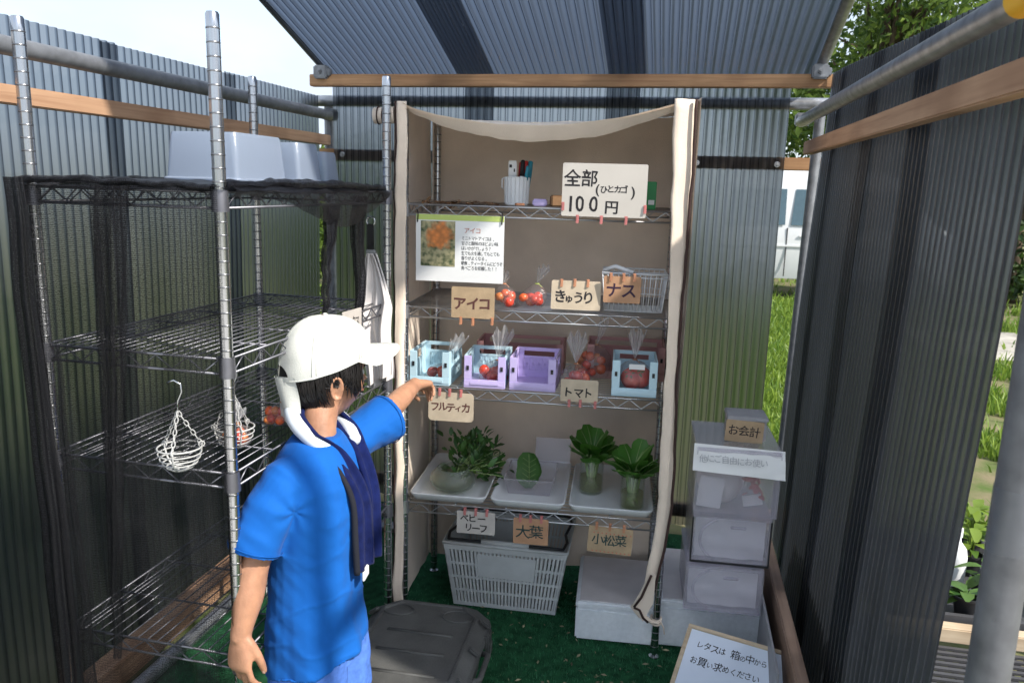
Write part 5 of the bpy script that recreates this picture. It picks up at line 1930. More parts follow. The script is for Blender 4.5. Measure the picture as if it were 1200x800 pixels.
def jar(label, leaflabel, u, v, r, h, nleaf, seed, top):
    t = thing('glass_jar', label, 'glass jar', rk(u, v, z), RA, 'jars of komatsuna')
    m_ = MB()
    m_.lathe([(0, .001), (r * .9, .001), (r, .008), (r, h * .80), (r * .86, h * .88), (r * .86, h * .96), (r * .90, h), (r * .82, h), (r * .80, h * .88), (r * .93, h * .80), (r * .93, .010), (0, .008)], n=28)
    m_.build('jar', 'glass', t, smooth=True, angle=50)
    m_ = MB()
    m_.lathe([(0, .010), (r * .92, .011), (r * .92, h * .46), (0, h * .46)], n=24)
    m_.build('water', 'water', t, smooth=True, angle=50)
    b = thing('komatsuna_bunch', leaflabel, 'komatsuna', rk(u, v, z), RA, 'bunches of komatsuna')
    rng = random.Random(seed)
    m_ = MB()
    for k in range(40):
        a = rng.uniform(0, 6.28)
        m_.tube([(rng.uniform(-.012, .012), rng.uniform(-.012, .012), h * .40), (.018 * math.cos(a), .018 * math.sin(a), h * .22), (.022 * math.cos(a + .5), .022 * math.sin(a + .5), .016)], .0008, 3)
    m_.build('roots', 'stalk', b, smooth=True)
    for k in range(nleaf):
        a = 2 * PI * k / nleaf * 2.4 + rng.uniform(-.3, .3)
        outw = .25 + .75 * (k / nleaf)
        hgt = top * (1.02 - .34 * outw) + rng.uniform(-.012, .012)
        p0 = Vector((.010 * math.cos(a), .010 * math.sin(a), h * .35))
        p1 = Vector((.024 * math.cos(a), .024 * math.sin(a), h * .95))
        p2 = Vector((.040 * outw * math.cos(a), .040 * outw * math.sin(a), hgt * .72))
        m_ = MB()
        sk_ = m_
        sk_.tube([p0, p1, p2], [.0052, .0042, .0026], 6)
        m_ = MB()
        d = Vector((math.cos(a) * outw * .95, math.sin(a) * outw * .95, .85))
        rib = leaf(m_, p2 - d.normalized() * .012, d, (-math.cos(a), -math.sin(a), .4), rng.uniform(.070, .092), rng.uniform(.056, .074), rng.uniform(.15, .45), n=7, cup=-.16, tip=.5)
        sk_.tube(rib, [.0022 - .0018 * i_ / (len(rib) - 1) for i_ in range(len(rib))], 5)
        st = sk_.build('leaf_stalk', 'stalk', b, smooth=True)
        m_.build('leaf_blade', 'komatsuna', st, smooth=True)
jar('glass jar with murky water, the farther back of the two jars of greens', 'komatsuna bunch with its leaves fanned out in the rear jar', -.235, .185, .041, .125, 22, 51, .235)
jar('glass jar with roots in the water, nearest the front of the right tray', 'komatsuna bunch in the front jar, drooping to the right', -.098, .065, .039, .130, 22, 52, .228)

# ============================================================ ON THE FLOOR UNDER THE RACK
sb = thing('shopping_basket', 'grey white slatted shopping basket with folded black handles under the rack', 'shopping basket', rk(-.525, .165, 0.008), RA - R(2))
HB = .245
def bpt(side, a, h):
    """a in 0..1 along the wall, h in 0..1 height -> point on the tapered wall"""
    w0, w1, d0, d1 = .185, .222, .26, .30
    w_ = lerp(w0, w1, h)
    d_ = lerp(d0, d1, h)
    y0 = .03 - (d_ - d0) / 2
    z_ = h * HB
    if side == 'front':
        return Vector((lerp(-w_, w_, a), y0, z_))
    if side == 'back':
        return Vector((lerp(w_, -w_, a), y0 + d_, z_))
    if side == 'left_end':
        return Vector((-w_, lerp(y0 + d_, y0, a), z_))
    return Vector((w_, lerp(y0, y0 + d_, a), z_))
def strip(m_, side, a0, a1, h0, h1, th=.003):
    p = [bpt(side, a0, h0), bpt(side, a1, h0), bpt(side, a1, h1), bpt(side, a0, h1)]
    n_ = (p[1] - p[0]).cross(p[3] - p[0]).normalized()
    p = [x + n_ * max(0, th - .003) * 1.2 for x in p]
    q = [x - n_ * th for x in p]
    m_.add(p + q, [(0, 1, 2, 3), (7, 6, 5, 4), (0, 4, 5, 1), (1, 5, 6, 2), (2, 6, 7, 3), (3, 7, 4, 0)])
bands = [0.0, .06, .235, .275, .45, .49, .665, .705, .90, 1.0]
for side, nb in (('front', 31), ('back', 31), ('left_end', 21), ('right_end', 21)):
    m_ = MB()
    for i in range(0, len(bands), 2):
        strip(m_, side, 0, 1, bands[i], bands[i + 1], .0034)
    for r_ in range(4):
        h0, h1 = bands[2 * r_ + 1], bands[2 * r_ + 2]
        for k in range(nb + 1):
            a = k / nb
            strip(m_, side, max(0, a - .30 / nb), min(1, a + .30 / nb), h0, h1)
        strip(m_, side, 0, .03, h0, h1)
        strip(m_, side, .97, 1, h0, h1)
    if side in ('front', 'back'):
        strip(m_, side, .27, .76, .50, .86, .0042)
        for k in range(22):
            for hh in (.475, .885):
                pass
    m_.build('slatted_side', 'basketwhite', sb)
m_ = MB()
p = [bpt('front', 0, 0), bpt('front', 1, 0), bpt('back', 0, 0), bpt('back', 1, 0)]
m_.add([q + Vector((0, 0, .001)) for q in p] + [q + Vector((0, 0, .005)) for q in p], [(3, 2, 1, 0), (4, 5, 6, 7), (0, 1, 5, 4), (1, 2, 6, 5), (2, 3, 7, 6), (3, 0, 4, 7)])
m_.build('bottom', 'basketwhite', sb)
m_ = MB()
c4 = [bpt('front', 0, 1), bpt('front', 1, 1), bpt('back', 0, 1), bpt('back', 1, 1)]
m_.tube(c4, .0062, 8, closed=True)
m_.build('rim', 'basketwhite', sb, smooth=True)
for s_, zz in ((1, .010), (-1, .012)):
    m_ = MB()
    ys = c4[0].y + (.012 if s_ > 0 else .285)
    m_.tube([(-.20, c4[0].y + .15, HB + .002), (-.214, c4[0].y + .15 - s_ * .08, HB + zz), (-.205, ys, HB + zz), (-.18, ys - s_ * .004, HB + zz + .002), (.18, ys - s_ * .004, HB + zz + .002), (.205, ys, HB + zz), (.214, c4[0].y + .15 - s_ * .08, HB + zz), (.20, c4[0].y + .15, HB + .002)], .0052, 8)
    h_ = m_.build('handle', 'black', sb, smooth=True)
    if s_ > 0:
        m_ = MB()
        m_.tube([(-.085, ys - .004, HB + zz + .002), (.085, ys - .004, HB + zz + .002)], .0092, 10)
        m_.build('grip', 'basketwhite', h_, smooth=True)

def styro(label, u0, u1, v0, v1, h, lidm):
    t = thing('foam_box', label, 'foam box', rk((u0 + u1) / 2, v0, .008), RA, 'white foam boxes on the floor')
    W, D = u1 - u0, v1 - v0
    m_ = MB()
    m_.box((0, D / 2, (h - .022) / 2), (W, D, h - .022), bev=.006)
    m_.build('box', 'styro', t, smooth=True, angle=30)
    m_ = MB()
    m_.box((0, D / 2, h - .010), (W + .002, D + .002, .0215), bev=.006)
    l_ = m_.build('lid', 'styro', t, smooth=True, angle=30)
    m_ = MB()
    m_.grid(lambda a, b: (lerp(-W / 2 + .012, W / 2 - .012, a), lerp(.012, D - .012, b), h + .003 + .003 * mn.noise(Vector((a * 6, b * 6, u0)))), 14, 14)
    m_.grid(lambda a, b: (lerp(-W / 2 + .012, W / 2 - .012, a), .012 - .0 * b, h + .003 - .006 * b), 14, 2)
    m_.build('film', lidm, l_, smooth=True)
    return t
MT['film'] = mat('pinkish_film', (0.64, 0.60, 0.60), 0.3, var=0.08, scale=8)
styro('white foam box with a pinkish film lid between the basket and the rack post', -.262, -.003, .052, .40, .135, 'film')
styro('wider white foam box under the clear drawers, right of the rack post', .012, .352, .062, .46, .165, 'film')

# ---- stack of clear boxes
def clearbox(label, x0, x1, y0, y1, z0, z1, edge='drawer', extra=None):
    t = thing('storage_box', label, 'storage box', ((x0 + x1) / 2, y0, z0), R(3), 'stacked clear plastic boxes')
    W, D, Hh = x1 - x0, y1 - y0, z1 - z0
    m_ = MB()
    th = .003
    m_.span((-W / 2, 0, 0), (W / 2, D, th))
    m_.span((-W / 2, 0, th), (-W / 2 + th, D, Hh))
    m_.span((W / 2 - th, 0, th), (W / 2, D, Hh))
    m_.span((-W / 2 + th, 0, th), (W / 2 - th, th, Hh))
    m_.span((-W / 2 + th, D - th, th), (W / 2 - th, D, Hh))
    m_.build('shell', 'drawer', t)
    m_ = MB()
    m_.span((-W / 2 - .003, -.003, Hh - .010), (W / 2 + .003, D + .003, Hh + .002), bev=.002)
    m_.build('lid', 'drawer', t)
    m_ = MB()
    for x in (-W / 2 - .001, W / 2 + .001):
        m_.span((x - .002, -.003, 0), (x + .002, .003, Hh - .01))
    m_.span((-W / 2, -.003, -.001), (W / 2, .003, .005))
    m_.build('edge_frame', edge, t)
    if extra:
        extra(t, W, D, Hh)
    return t
def handle(t, W, D, Hh):
    m_ = MB()
    m_.tube([(-.02 + .075 * math.cos(a), -.002, Hh * .5 + Hh * .44 * math.sin(a)) for a in [R(110) + R(140) * k / 14 for k in range(15)]], .0045, 6)
    m_.box((.02, -.002, Hh * .78), (.05, .006, .012), bev=.003)
    m_.build('moulded_ring', 'drawer', t, smooth=True)
    m_ = MB()
    m_.grid(lambda a, b: (lerp(-W / 2 + .01, W / 2 - .01, a), .03 + .01 * mn.noise(Vector((a * 4, b * 4, 2))), lerp(.008, Hh - .02, b)), 12, 8)
    m_.build('liner', 'paper', t, smooth=True)
def contents(t, W, D, Hh):
    m_ = MB()
    m_.sphere((-.035, .10, .095), (.078, .06, .085), 24, 18, fn=lambda p: p * (1 + .16 * mn.noise(p * 22)))
    m_.build('white_bag', 'clothwhite', t, smooth=True)
    m_ = MB()
    m_.box((-.075, .028, .062), (.075, .01, .10), bev=.002, mtx=Matrix.Rotation(.08, 3, 'Y'))
    m_.box((.055, .03, .045), (.06, .01, .035), bev=.002, mtx=Matrix.Rotation(-.2, 3, 'Y'))
    m_.build('paper_slip', 'paper', t)
    m_ = MB()
    rng = random.Random(5)
    for k in range(26):
        c = Vector((.062 + rng.gauss(0, .012), .035 + rng.gauss(0, .008), .105 + rng.gauss(0, .026)))
        leaf(m_, c, (rng.gauss(0, 1), rng.gauss(0, 1), rng.gauss(0, 1)), (rng.gauss(0, 1), -1, 1), .026, .016, .5)
    m_.build('red_ribbon', 'red', t, smooth=True)
clearbox('lowest clear box with brownish contents on the wide foam box', .100, .336, 2.405, 2.68, .182, .335, 'drawer', handle)
clearbox('middle clear box with a dark edge and a moulded ring in its front', .110, .348, 2.42, 2.70, .341, .502, 'black', handle)
clearbox('top clear box holding a white bag and a red ribbon', .108, .358, 2.415, 2.70, .508, .722, 'drawer', contents)
nb = thing('paper_notice', 'white paper strip with faint pencil writing taped over the top clear box', 'notice', mtx=Matrix.Translation((.230, 2.398, .655)) @ Matrix.Rotation(R(3), 4, 'Z') @ Matrix.Rotation(R(-16), 4, 'X') @ Matrix.Rotation(R(1.5), 4, 'Y'))
m_ = MB()
m_.grid(lambda a, b: (lerp(-.135, .137 + .006 * (1 - b), a), .004 * mn.noise(Vector((a * 5, b * 3, 0))), lerp(-.006 - .004 * a, .078, b)), 20, 8)
m_.build('paper', 'paper', nb, smooth=True)
q = MB()
write(q, '他にご自由にお使い', -.118, .026, .026, -.006, .002, jit=.08, pitch=1.0, sx=.98)
q.build('lettering', 'inkpale', nb)
kb = thing('cash_box', 'small grey upright cash box standing behind the paper notice', 'cash box', (.255, 2.55, .7255), R(3))
m_ = MB()
m_.box((0, 0, .033), (.118, .10, .066), bev=.004)
m_.build('box', 'greybox', kb, smooth=True, angle=30)
m_ = MB()
m_.box((0, 0, .073), (.126, .108, .014), bev=.003)
m_.build('lid', 'greybox', kb, smooth=True, angle=30)
card('payment_sign', 'small brown card marked for payment on the grey cash box', 0, 0, 0, .117, .070, 'kraft', [
    ('お会計', .010, .024, .036, 'ink', .010, dict(jit=.05))], loc=Vector((.248, 2.495, .724)), rz=R(3), roll=R(2))
# ---- whiteboard
wbd = thing('whiteboard', 'pine framed whiteboard about lettuce lying tilted in the bottom corner', 'whiteboard', mtx=Matrix.Translation((.118, 2.325, .172)) @ Matrix.Rotation(R(-17.5), 4, 'Z') @ Matrix.Rotation(R(-57), 4, 'X'))
Wb, Hb = .335, .300
m_ = MB()
m_.span((.010, -.002, -Hb + .010), (Wb - .010, .004, -.010))
m_.build('panel', 'board', wbd)
for a, b in (((0, -.007, -.0125), (Wb, .007, 0)), ((0, -.007, -Hb), (Wb, .007, -Hb + .0125)), ((0, -.0068, -Hb + .0125), (.0125, .0068, -.0125)), ((Wb - .0125, -.0068, -Hb + .0125), (Wb, .0068, -.0125))):
    m_ = MB()
    m_.span(a, b, bev=.0015)
    m_.build('frame_bar', 'pine', wbd)
q = MB()
write(q, 'レタスは 箱の中から', .042, -.066, .030, -.0028, .004, jit=.08, pitch=1.0, sx=.92, sizes=[.8, .9, 1, .8, 1, 1.05, .7, 1.0, .75, .75])
write(q, 'お買い求めください', .036, -.118, .030, -.0028, .004, jit=.08, pitch=1.05, sx=.95, sizes=[.8, 1.05, .7, 1, .8, .8, .8, .8, .8])
q.build('lettering', 'ink', wbd)

# ---- grey storage case
cs = thing('storage_case', 'dark grey rugged storage case with a chamfered lid beside the boy', 'storage case', (-.665, 1.98, .006), R(2))
def octo(w0, d0, c, z_, ox=0):
    x, y = w0 / 2, d0 / 2
    return [Vector(p) for p in ((x - c + ox, -y, z_), (x + ox, -y + c, z_), (x + ox, y - c, z_), (x - c + ox, y, z_), (-x + c + ox, y, z_), (-x + ox, y - c, z_), (-x + ox, -y + c, z_), (-x + c + ox, -y, z_))]
m_ = MB()
m_.loft([octo(.30, .42, .03, 0), octo(.335, .455, .035, .125), octo(.34, .46, .035, .14)])
m_.build('tub', 'case', cs, smooth=True, angle=25)
m_ = MB()
m_.loft([octo(.365, .485, .045, .130), octo(.375, .495, .05, .150), octo(.365, .485, .05, .172), octo(.30, .43, .05, .196), octo(.285, .415, .048, .196), octo(.28, .41, .048, .192)])
ld = m_.build('lid', 'case', cs, smooth=True, angle=25)
m_ = MB()
for x, y in ((-.10, .16), (.09, .155)):
    m_.tube([(x + .048 * math.cos(a), y + .032 * math.sin(a), .1935) for a in [2 * PI * k / 18 for k in range(18)]], .003, 5, closed=True)
for y in (-.15, -.05, .05):
    m_.box((0, y, .1925), (.20, .012, .004), bev=.001)
m_.build('lid_relief', 'case', ld, smooth=True)
for y in (-.13, .13):
    m_ = MB()
    m_.box((.186, y, .150), (.022, .055, .045), bev=.005)
    m_.box((.193, y, .118), (.016, .045, .040), bev=.004)
    m_.build('latch', 'case', cs, smooth=True, angle=30)
m_ = MB()
m_.tube([(.178, -.075, .135), (.205, -.06, .138), (.205, .06, .138), (.178, .075, .135)], .009, 8)
m_.build('handle', 'case', cs, smooth=True)
for s_ in (-1, 1):
    for k in range(3):
        m_ = MB()
        x = s_ * .155
        m_.box((x + s_ * .022, -.15 + .15 * k, .185), (.035, .02, .010), bev=.003, mtx=Matrix.Rotation(s_ * .62, 3, 'Y'))
        m_.build('corner_rib', 'case', ld, smooth=True, angle=30)

# ============================================================ THE BOY
bo = thing('person', 'child in white cap, blue T-shirt and navy towel reaching for a crate', 'person', (-.775, 1.60, 0.004))
V = Vector
TF = V((1, .06, 0)).normalized()       # torso forward
TL = V((-TF.y, TF.x, 0))               # torso left
HY = R(46)
HF = V((math.cos(HY), math.sin(HY), 0))
HS = V((math.sin(HY), -math.cos(HY), 0))     # head's right
HC = V((-.800, 1.712, 1.062))

def ring(c, a, b, n=28, f=TF, l=TL, p=2.3, tilt=0.0):
    out_ = []
    for j in range(n):
        q = 2 * PI * j / n
        ca, sa = math.cos(q), math.sin(q)
        x = a * math.copysign(abs(ca) ** (2 / p), ca)
        y = b * math.copysign(abs(sa) ** (2 / p), sa)
        out_.append(V(c) + f * x + l * y + V((0, 0, tilt * x)))
    return out_

def tring(c, d, r1, r2, n=22, ref=V((0, 0, 1))):
    d = V(d).normalized()
    u_ = ref - d * ref.dot(d)
    u_ = u_.normalized() if u_.length > 1e-4 else d.orthogonal().normalized()
    v_ = d.cross(u_)
    return [V(c) + u_ * r1 * math.cos(2 * PI * j / n) + v_ * r2 * math.sin(2 * PI * j / n) for j in range(n)]

def limb(m_, pts, rs, n=16):
    """smooth tapering limb through the joints"""
    P, Q = [], []
    N = len(pts)
    for i in range(N - 1):
        p0, p1, p2, p3 = (V(pts[max(0, i - 1)]), V(pts[i]), V(pts[i + 1]), V(pts[min(N - 1, i + 2)]))
        for k in range(5):
            t = k / 5
            P.append(0.5 * ((2 * p1) + (p2 - p0) * t + (2 * p0 - 5 * p1 + 4 * p2 - p3) * t * t + (3 * p1 - p0 - 3 * p2 + p3) * t ** 3))
            tt = t * t * (3 - 2 * t)
            Q.append(lerp(rs[i], rs[i + 1], tt))
    P.append(V(pts[-1]))
    Q.append(rs[-1])
    m_.tube(P, Q, n)

def finger(m_, b, d, nrm, L, r, curls):
    """three joints: starts along d, bends towards nrm"""
    b, d, nrm = V(b), V(d).normalized(), V(nrm).normalized()
    ax = d.cross(nrm).normalized()
    pts, rs = [b - d * .012, b], [r * 1.05, r * 1.05]
    p = b
    for ln, cu, k in zip((.46, .30, .24), curls, (.98, .90, .74)):
        d = Matrix.Rotation(cu, 3, ax) @ d
        p2 = p + d * L * ln
        pts += [lerp(p, p2, .5), p2]
        rs += [r * (k + .02), r * k]
        p = p2
    m_.tube(pts, rs, 10)
    m_.sphere(p, r * .74, 8, 6)
    return p

NAILS = []
def hand(m_, wr, d, palm, thumb, s, curls, tcurl=.35, spread=.06):
    """palm plate, four unequal fingers and a side thumb. d: to the fingers; palm: out of the palm; thumb: to the thumb side"""
    wr, d, palm, th_ = V(wr), V(d).normalized(), V(palm).normalized(), V(thumb).normalized()
    L = .058 * s
    rings = []
    for t, w_, q in ((-.25, .019, .0155), (.05, .0205, .0155), (.35, .0265, .0150), (.7, .0305, .0135), (1.0, .0300, .0115), (1.12, .024, .008)):
        c = wr + d * L * t
        rings.append([c + th_ * w_ * s * math.copysign(abs(math.cos(a)) ** .8, math.cos(a)) + palm * q * s * math.sin(a) for a in [2 * PI * j / 18 for j in range(18)]])
    m_.loft(rings)
    tips = []
    for i, (off, ln, r_, dl) in enumerate(((.0225, .054, .0068, .97), (.0078, .060, .0071, 1.05), (-.0070, .056, .0068, 1.02), (-.0212, .044, .0059, .93))):
        dd = d + th_ * spread * (1.5 - i)
        tips.append(finger(m_, wr + d * L * dl + th_ * off * s, dd, palm, ln * s, r_ * s, curls[i]))
    # thumb from the side of the palm near its base
    b = wr + d * L * .22 + th_ * .020 * s + palm * .006 * s
    d1 = (d * .80 + th_ * .38 + palm * .36).normalized()
    p1 = b + d1 * .026 * s
    d2 = (d * .92 + th_ * .02 + palm * (.20 + tcurl)).normalized()
    p2 = p1 + d2 * .024 * s
    d3 = (d * .90 - th_ * .05 + palm * (.20 + tcurl)).normalized()
    p3 = p2 + d3 * .018 * s
    m_.tube([b - d1 * .014 * s, b, p1, p2, p3], [.010 * s, .0112 * s, .0088 * s, .0080 * s, .0060 * s], 10)
    m_.sphere(p3, .0061 * s, 8, 6)
    NAILS.append((p3 - d3 * .004 * s, d3, (d3.cross(th_)).normalized() if d3.cross(th_).dot(palm) < 0 else -(d3.cross(th_)).normalized(), .0075 * s))
    return tips, p3

MT['capstitch'] = mat('cap_thread', (0.50, 0.51, 0.47), 0.8)
MT['nail'] = mat('finger_nail', (0.62, 0.40, 0.33), 0.25, var=0.05)
# ---------------- body: one skin
bd = MB()
# trunk and pelvis (under the clothes)
bd.loft([ring((-.768, 1.585, .50), .070, .105), ring((-.770, 1.59, .60), .078, .110), ring((-.775, 1.60, .70), .074, .105), ring((-.780, 1.61, .80), .078, .115), ring((-.785, 1.62, .87), .066, .110), ring((-.788, 1.635, .905), .045, .06)])
# neck
limb(bd, [(-.790, 1.640, .87), (-.795, 1.655, .93), (-.800, 1.685, .99), (-.800, 1.70, 1.03)], [.050, .041, .042, .05], 20)
# head
def headfn(p):
    # p on an ellipsoid in head axes: x forward, y right, z up
    x, y, z = p.x, p.y, p.z
    f = max(0, x / .094)
    jaw = max(0, -z / .128)
    y *= 1 - .30 * jaw ** 1.6
    x *= 1 - .06 * jaw
    if x > 0:
        x -= .010 * jaw * jaw * (1 - f)
        x += .006 * jaw * f                     # chin and muzzle
    if x < 0 and z < -.05:
        x *= 1 - .55 * min(1, (-.05 - z) / .08)      # hollow above the nape
    # eye sockets
    for s_ in (-1, 1):
        dd = ((y - s_ * .030) / .016) ** 2 + ((z + .012) / .012) ** 2
        if x > 0:
            x -= .007 * math.exp(-dd)
    # cheeks
    for s_ in (-1, 1):
        dd = ((y - s_ * .040) / .022) ** 2 + ((z + .050) / .026) ** 2
        if x > 0:
            x += .005 * math.exp(-dd)
            y += s_ * .004 * math.exp(-dd)
    return HF * x + HS * y + V((0, 0, z))
bd.sphere(HC, (.094, .075, .128), 40, 32, fn=headfn)
# nose
nb_ = HC + HF * .088 + V((0, 0, -.030))
bd.loft([tring(HC + HF * .080 + V((0, 0, -.004)), HF, .010, .006, 12), tring(nb_ + HF * .004 + V((0, 0, .004)), HF, .010, .008, 12), tring(nb_ + HF * .012 + V((0, 0, -.006)), HF, .0075, .009, 12), tring(nb_ + HF * .016 + V((0, 0, -.008)), HF, .004, .005, 12)])
for s_ in (-1, 1):
    bd.sphere(nb_ + HF * .003 + HS * s_ * .008 + V((0, 0, -.008)), (.006, .006, .005), 8, 6)
# mouth volume
bd.sphere(HC + HF * .083 + V((0, 0, -.064)), (.010, .014, .008), 12, 8, fn=lambda p: HF * p.x + HS * p.y + V((0, 0, p.z)))
# ears
for s_ in (-1, 1):
    ec = HC + HS * s_ * .076 + HF * .002 + V((0, 0, -.034))
    out_d = (HS * s_ * .8 - HF * .6).normalized()
    rim = []
    for k in range(13):
        a = R(-100) + R(290) * k / 12
        e1 = HF * (-math.cos(a) * .0145 - .002) + V((0, 0, math.sin(a) * .026 + .002))
        rim.append(ec + e1 + out_d * (.013 - .003 * math.cos(a)))
    bd.tube(rim, [.0035] + [.0042] * 11 + [.0045], 8)
    bd.sphere(ec + out_d * .007, (.006, .0145, .0245), 12, 10, fn=lambda p: out_d * p.x + out_d.cross(V((0, 0, 1))) * p.y * .85 + V((0, 0, p.z)))
    bd.sphere(ec + out_d * .007 + V((0, 0, -.021)) + HF * .002, .0065, 10, 8)
# right arm hanging
RS_, RE, RW = V((-.800, 1.502, .846)), V((-.846, 1.440, .690)), V((-.858, 1.395, .548))
limb(bd, [V((-.785, 1.56, .845)), RS_, lerp(RS_, RE, .5), RE, lerp(RE, RW, .45), RW, RW + V((0, -.006, -.02))], [.036, .038, .036, .0330, .0335, .0230, .0200])
hd_ = (RW - RE).normalized() * .7 + V((.08, .0, -.6))
hand(bd, RW + V((0, -.004, -.012)), hd_, V((.28, .95, -.05)), V((.95, -.28, .05)), 1.10,
     [(.30, .45, .35), (.35, .50, .40), (.40, .55, .40), (.45, .55, .45)], .25)
# left arm reaching to the shelf
LS_, LE, LW = V((-.778, 1.745, .868)), V((-.722, 1.935, .905)), V((-.716, 2.110, .925))
limb(bd, [V((-.785, 1.67, .855)), LS_, lerp(LS_, LE, .5) + V((0, 0, .004)), LE, lerp(LE, LW, .4), LW, LW + V((.0, .02, .001))], [.045, .045, .036, .0305, .0300, .0215, .0190])
ld_ = V((.10, 1.0, -.22))
hand(bd, LW + V((.001, .012, 0)), ld_, V((.30, -.18, -.95)), V((-.95, .05, -.30)), 1.08,
     [(.12, .35, .25), (.45, .75, .5), (.65, .95, .6), (.75, 1.0, .6)], .35, .03)
# legs
for s_ in (-1, 1):
    hip = V((-.768, 1.585, .50)) + TL * s_ * .055
    knee = V((-.765 + .012 * s_, 1.575, .285)) + TL * s_ * .062
    ank = V((-.782 + .02 * s_, 1.575, .065)) + TL * s_ * .062
    limb(bd, [hip + V((0, 0, .03)), hip, lerp(hip, knee, .5), knee, lerp(knee, ank, .38), ank, ank + V((0, 0, -.04))], [.07, .068, .058, .043, .042, .029, .03], 18)
sk, nrm = remeshed(bd, .0034, 3)
sk.build('body', 'skin', bo, smooth=True, world=True)
for c_, d_, n_, r_ in NAILS:
    sdn = d_.cross(n_)
    m_ = MB()
    m_.grid(lambda a, b: c_ + d_ * (lerp(-.8, .9, b) * r_) + sdn * ((a - .5) * 1.25 * r_) + n_ * (.0068 - .0022 * (2 * a - 1) ** 2 - .0010 * b), 6, 5)
    m_.build('thumb_nail', 'nail', bo, smooth=True, world=True)
# face
for s_ in (-1, 1):
    ec = HC + HF * .074 + HS * s_ * .030 + V((0, 0, -.012))
    m_ = MB()
    m_.sphere(ec, .0105, 14, 10)
    ey = m_.build('eye', 'eyewhite', bo, smooth=True, world=True)
    m_ = MB()
    m_.sphere(ec + HF * .0068, .0052, 12, 8)
    m_.build('iris', 'iris', ey, smooth=True, world=True)
    m_ = MB()
    m_.tube([ec + HF * .008 - HS * .012 + V((0, 0, .013)), ec + HF * .013 + V((0, 0, .018)), ec + HF * .005 + HS * .013 * s_ + V((0, 0, .014))], [.0012, .0024, .001], 6)
    m_.build('eyebrow', 'hair', bo, smooth=True, world=True)
m_ = MB()
m_.tube([HC + HF * .086 - HS * .017 + V((0, 0, -.065)), HC + HF * .0935 + V((0, 0, -.064)), HC + HF * .086 + HS * .017 + V((0, 0, -.065))], [.001, .0036, .001], 8)
m_.build('lips', 'lip', bo, smooth=True, world=True)

# ---------------- hair
m_ = MB()
def hairfn(a, b):
    an = lerp(R(62), R(298), a)          # 0 = face, around the back
    z = lerp(.05, -.095 + .022 * math.cos(an * 1) * 0 + .010 * math.sin(a * 41) + .006 * math.sin(a * 97), b)
    k = math.sqrt(max(.05, 1 - (z / .134) ** 2))
    back = -math.cos(an)
    lim = lerp(-.046, -.110, (max(0, back + .25) / 1.25) ** 2)
    ear_ = math.exp(-((abs(an - PI) - 1.50) / .26) ** 2)
    lim = lerp(lim, -.012, ear_)
    z2 = max(z, lim + .012 * math.sin(a * 37) + .008 * math.sin(a * 83))
    k = math.sqrt(max(.05, 1 - (z2 / .134) ** 2))
    hollow = 1 - .20 * max(0, (-z2 - .05) / .06) * max(0, back)
    return HC + HF * (.100 * k * math.cos(an) * hollow) + HS * (.081 * k * math.sin(an) * (1 - .08 * max(0, -z2 / .1))) + V((0, 0, z2))
m_.grid(hairfn, 90, 12)
hb = m_.build('hair', 'hair', bo, smooth=True, world=True)
m_ = MB()
rg = random.Random(71)
for i in range(900):
    a = rg.random()
    an = lerp(R(56), R(304), a)
    back = -math.cos(an)
    lim = lerp(-.054, -.116, (max(0, back + .25) / 1.25) ** 2) + rg.gauss(0, .009)
    if 1.22 < abs(an - PI) < 1.76:
        lim = lerp(lim, -.018, .75)           # cleared round the ears
    z0 = rg.uniform(-.04, .05)
    pts = []
    n_ = 6
    sw = rg.gauss(0, .08)
    lift = rg.uniform(.0, .007)
    for k in range(n_):
        t = k / (n_ - 1)
        z = lerp(z0, lim, t)
        kk = math.sqrt(max(.05, 1 - (z / .134) ** 2))
        hollow = 1 - .18 * max(0, (-z - .05) / .06) * max(0, back)
        aa = an + sw * t * t + (.10 * t * t if an < PI else -.10 * t * t) * -1
        q = 1 + (lift + .004 * t) / .09
        pts.append(HC + HF * (.100 * kk * math.cos(aa) * hollow * q) + HS * (.081 * kk * math.sin(aa) * q) + V((0, 0, z)))
    m_.tube(pts, [.0016, .0018, .0017, .0014, .0009, .0002], 4, cap=False)
m_.build('hair_strands', 'hair', hb, smooth=True, world=True)

# ---------------- cap
cc = HC + V((0, 0, .012)) - HF * .003
TILT = .50
def cap_pt(an, h, grow=0.0):
    """h 0 rim .. 1 crown button"""
    a_, b_ = .110 + grow, .090 + grow
    q = (1 - h ** 2.35) ** (1 / 2.15) if h < 1 else 0
    seam = .0014 * (abs(math.cos(an * 3)) ** 34) * 1.7
    x = (a_ * q + seam) * math.cos(an)
    y = (b_ * q + seam) * math.sin(an)
    z = .116 * h
    z += TILT * x * (1 - h) * .55
    cru = .0035 * mn.noise(V((math.cos(an) * 2.2, math.sin(an) * 2.2, h * 3 + 4))) * (1 - h * .4)
    return cc + HF * (x + cru * math.cos(an)) + HS * (y + cru * math.sin(an)) + V((0, 0, z))
m_ = MB()
m_.grid(lambda a, b: cap_pt(2 * PI * a, b * .999), 72, 26)
cp_ = m_.build('cap', 'capwhite', bo, smooth=True, world=True)
m_ = MB()
m_.grid(lambda a, b: cap_pt(2 * PI * a, b * .16, -.0025), 72, 4)
m_.tube([cap_pt(2 * PI * k / 60, 0.0, -.001) for k in range(60)], .0022, 6, closed=True)
m_.sphere(cap_pt(0, 1.0) + V((0, 0, .001)), (.006, .006, .003), 10, 6)
m_.build('cap_edge', 'capwhite', cp_, smooth=True, world=True)
m_ = MB()
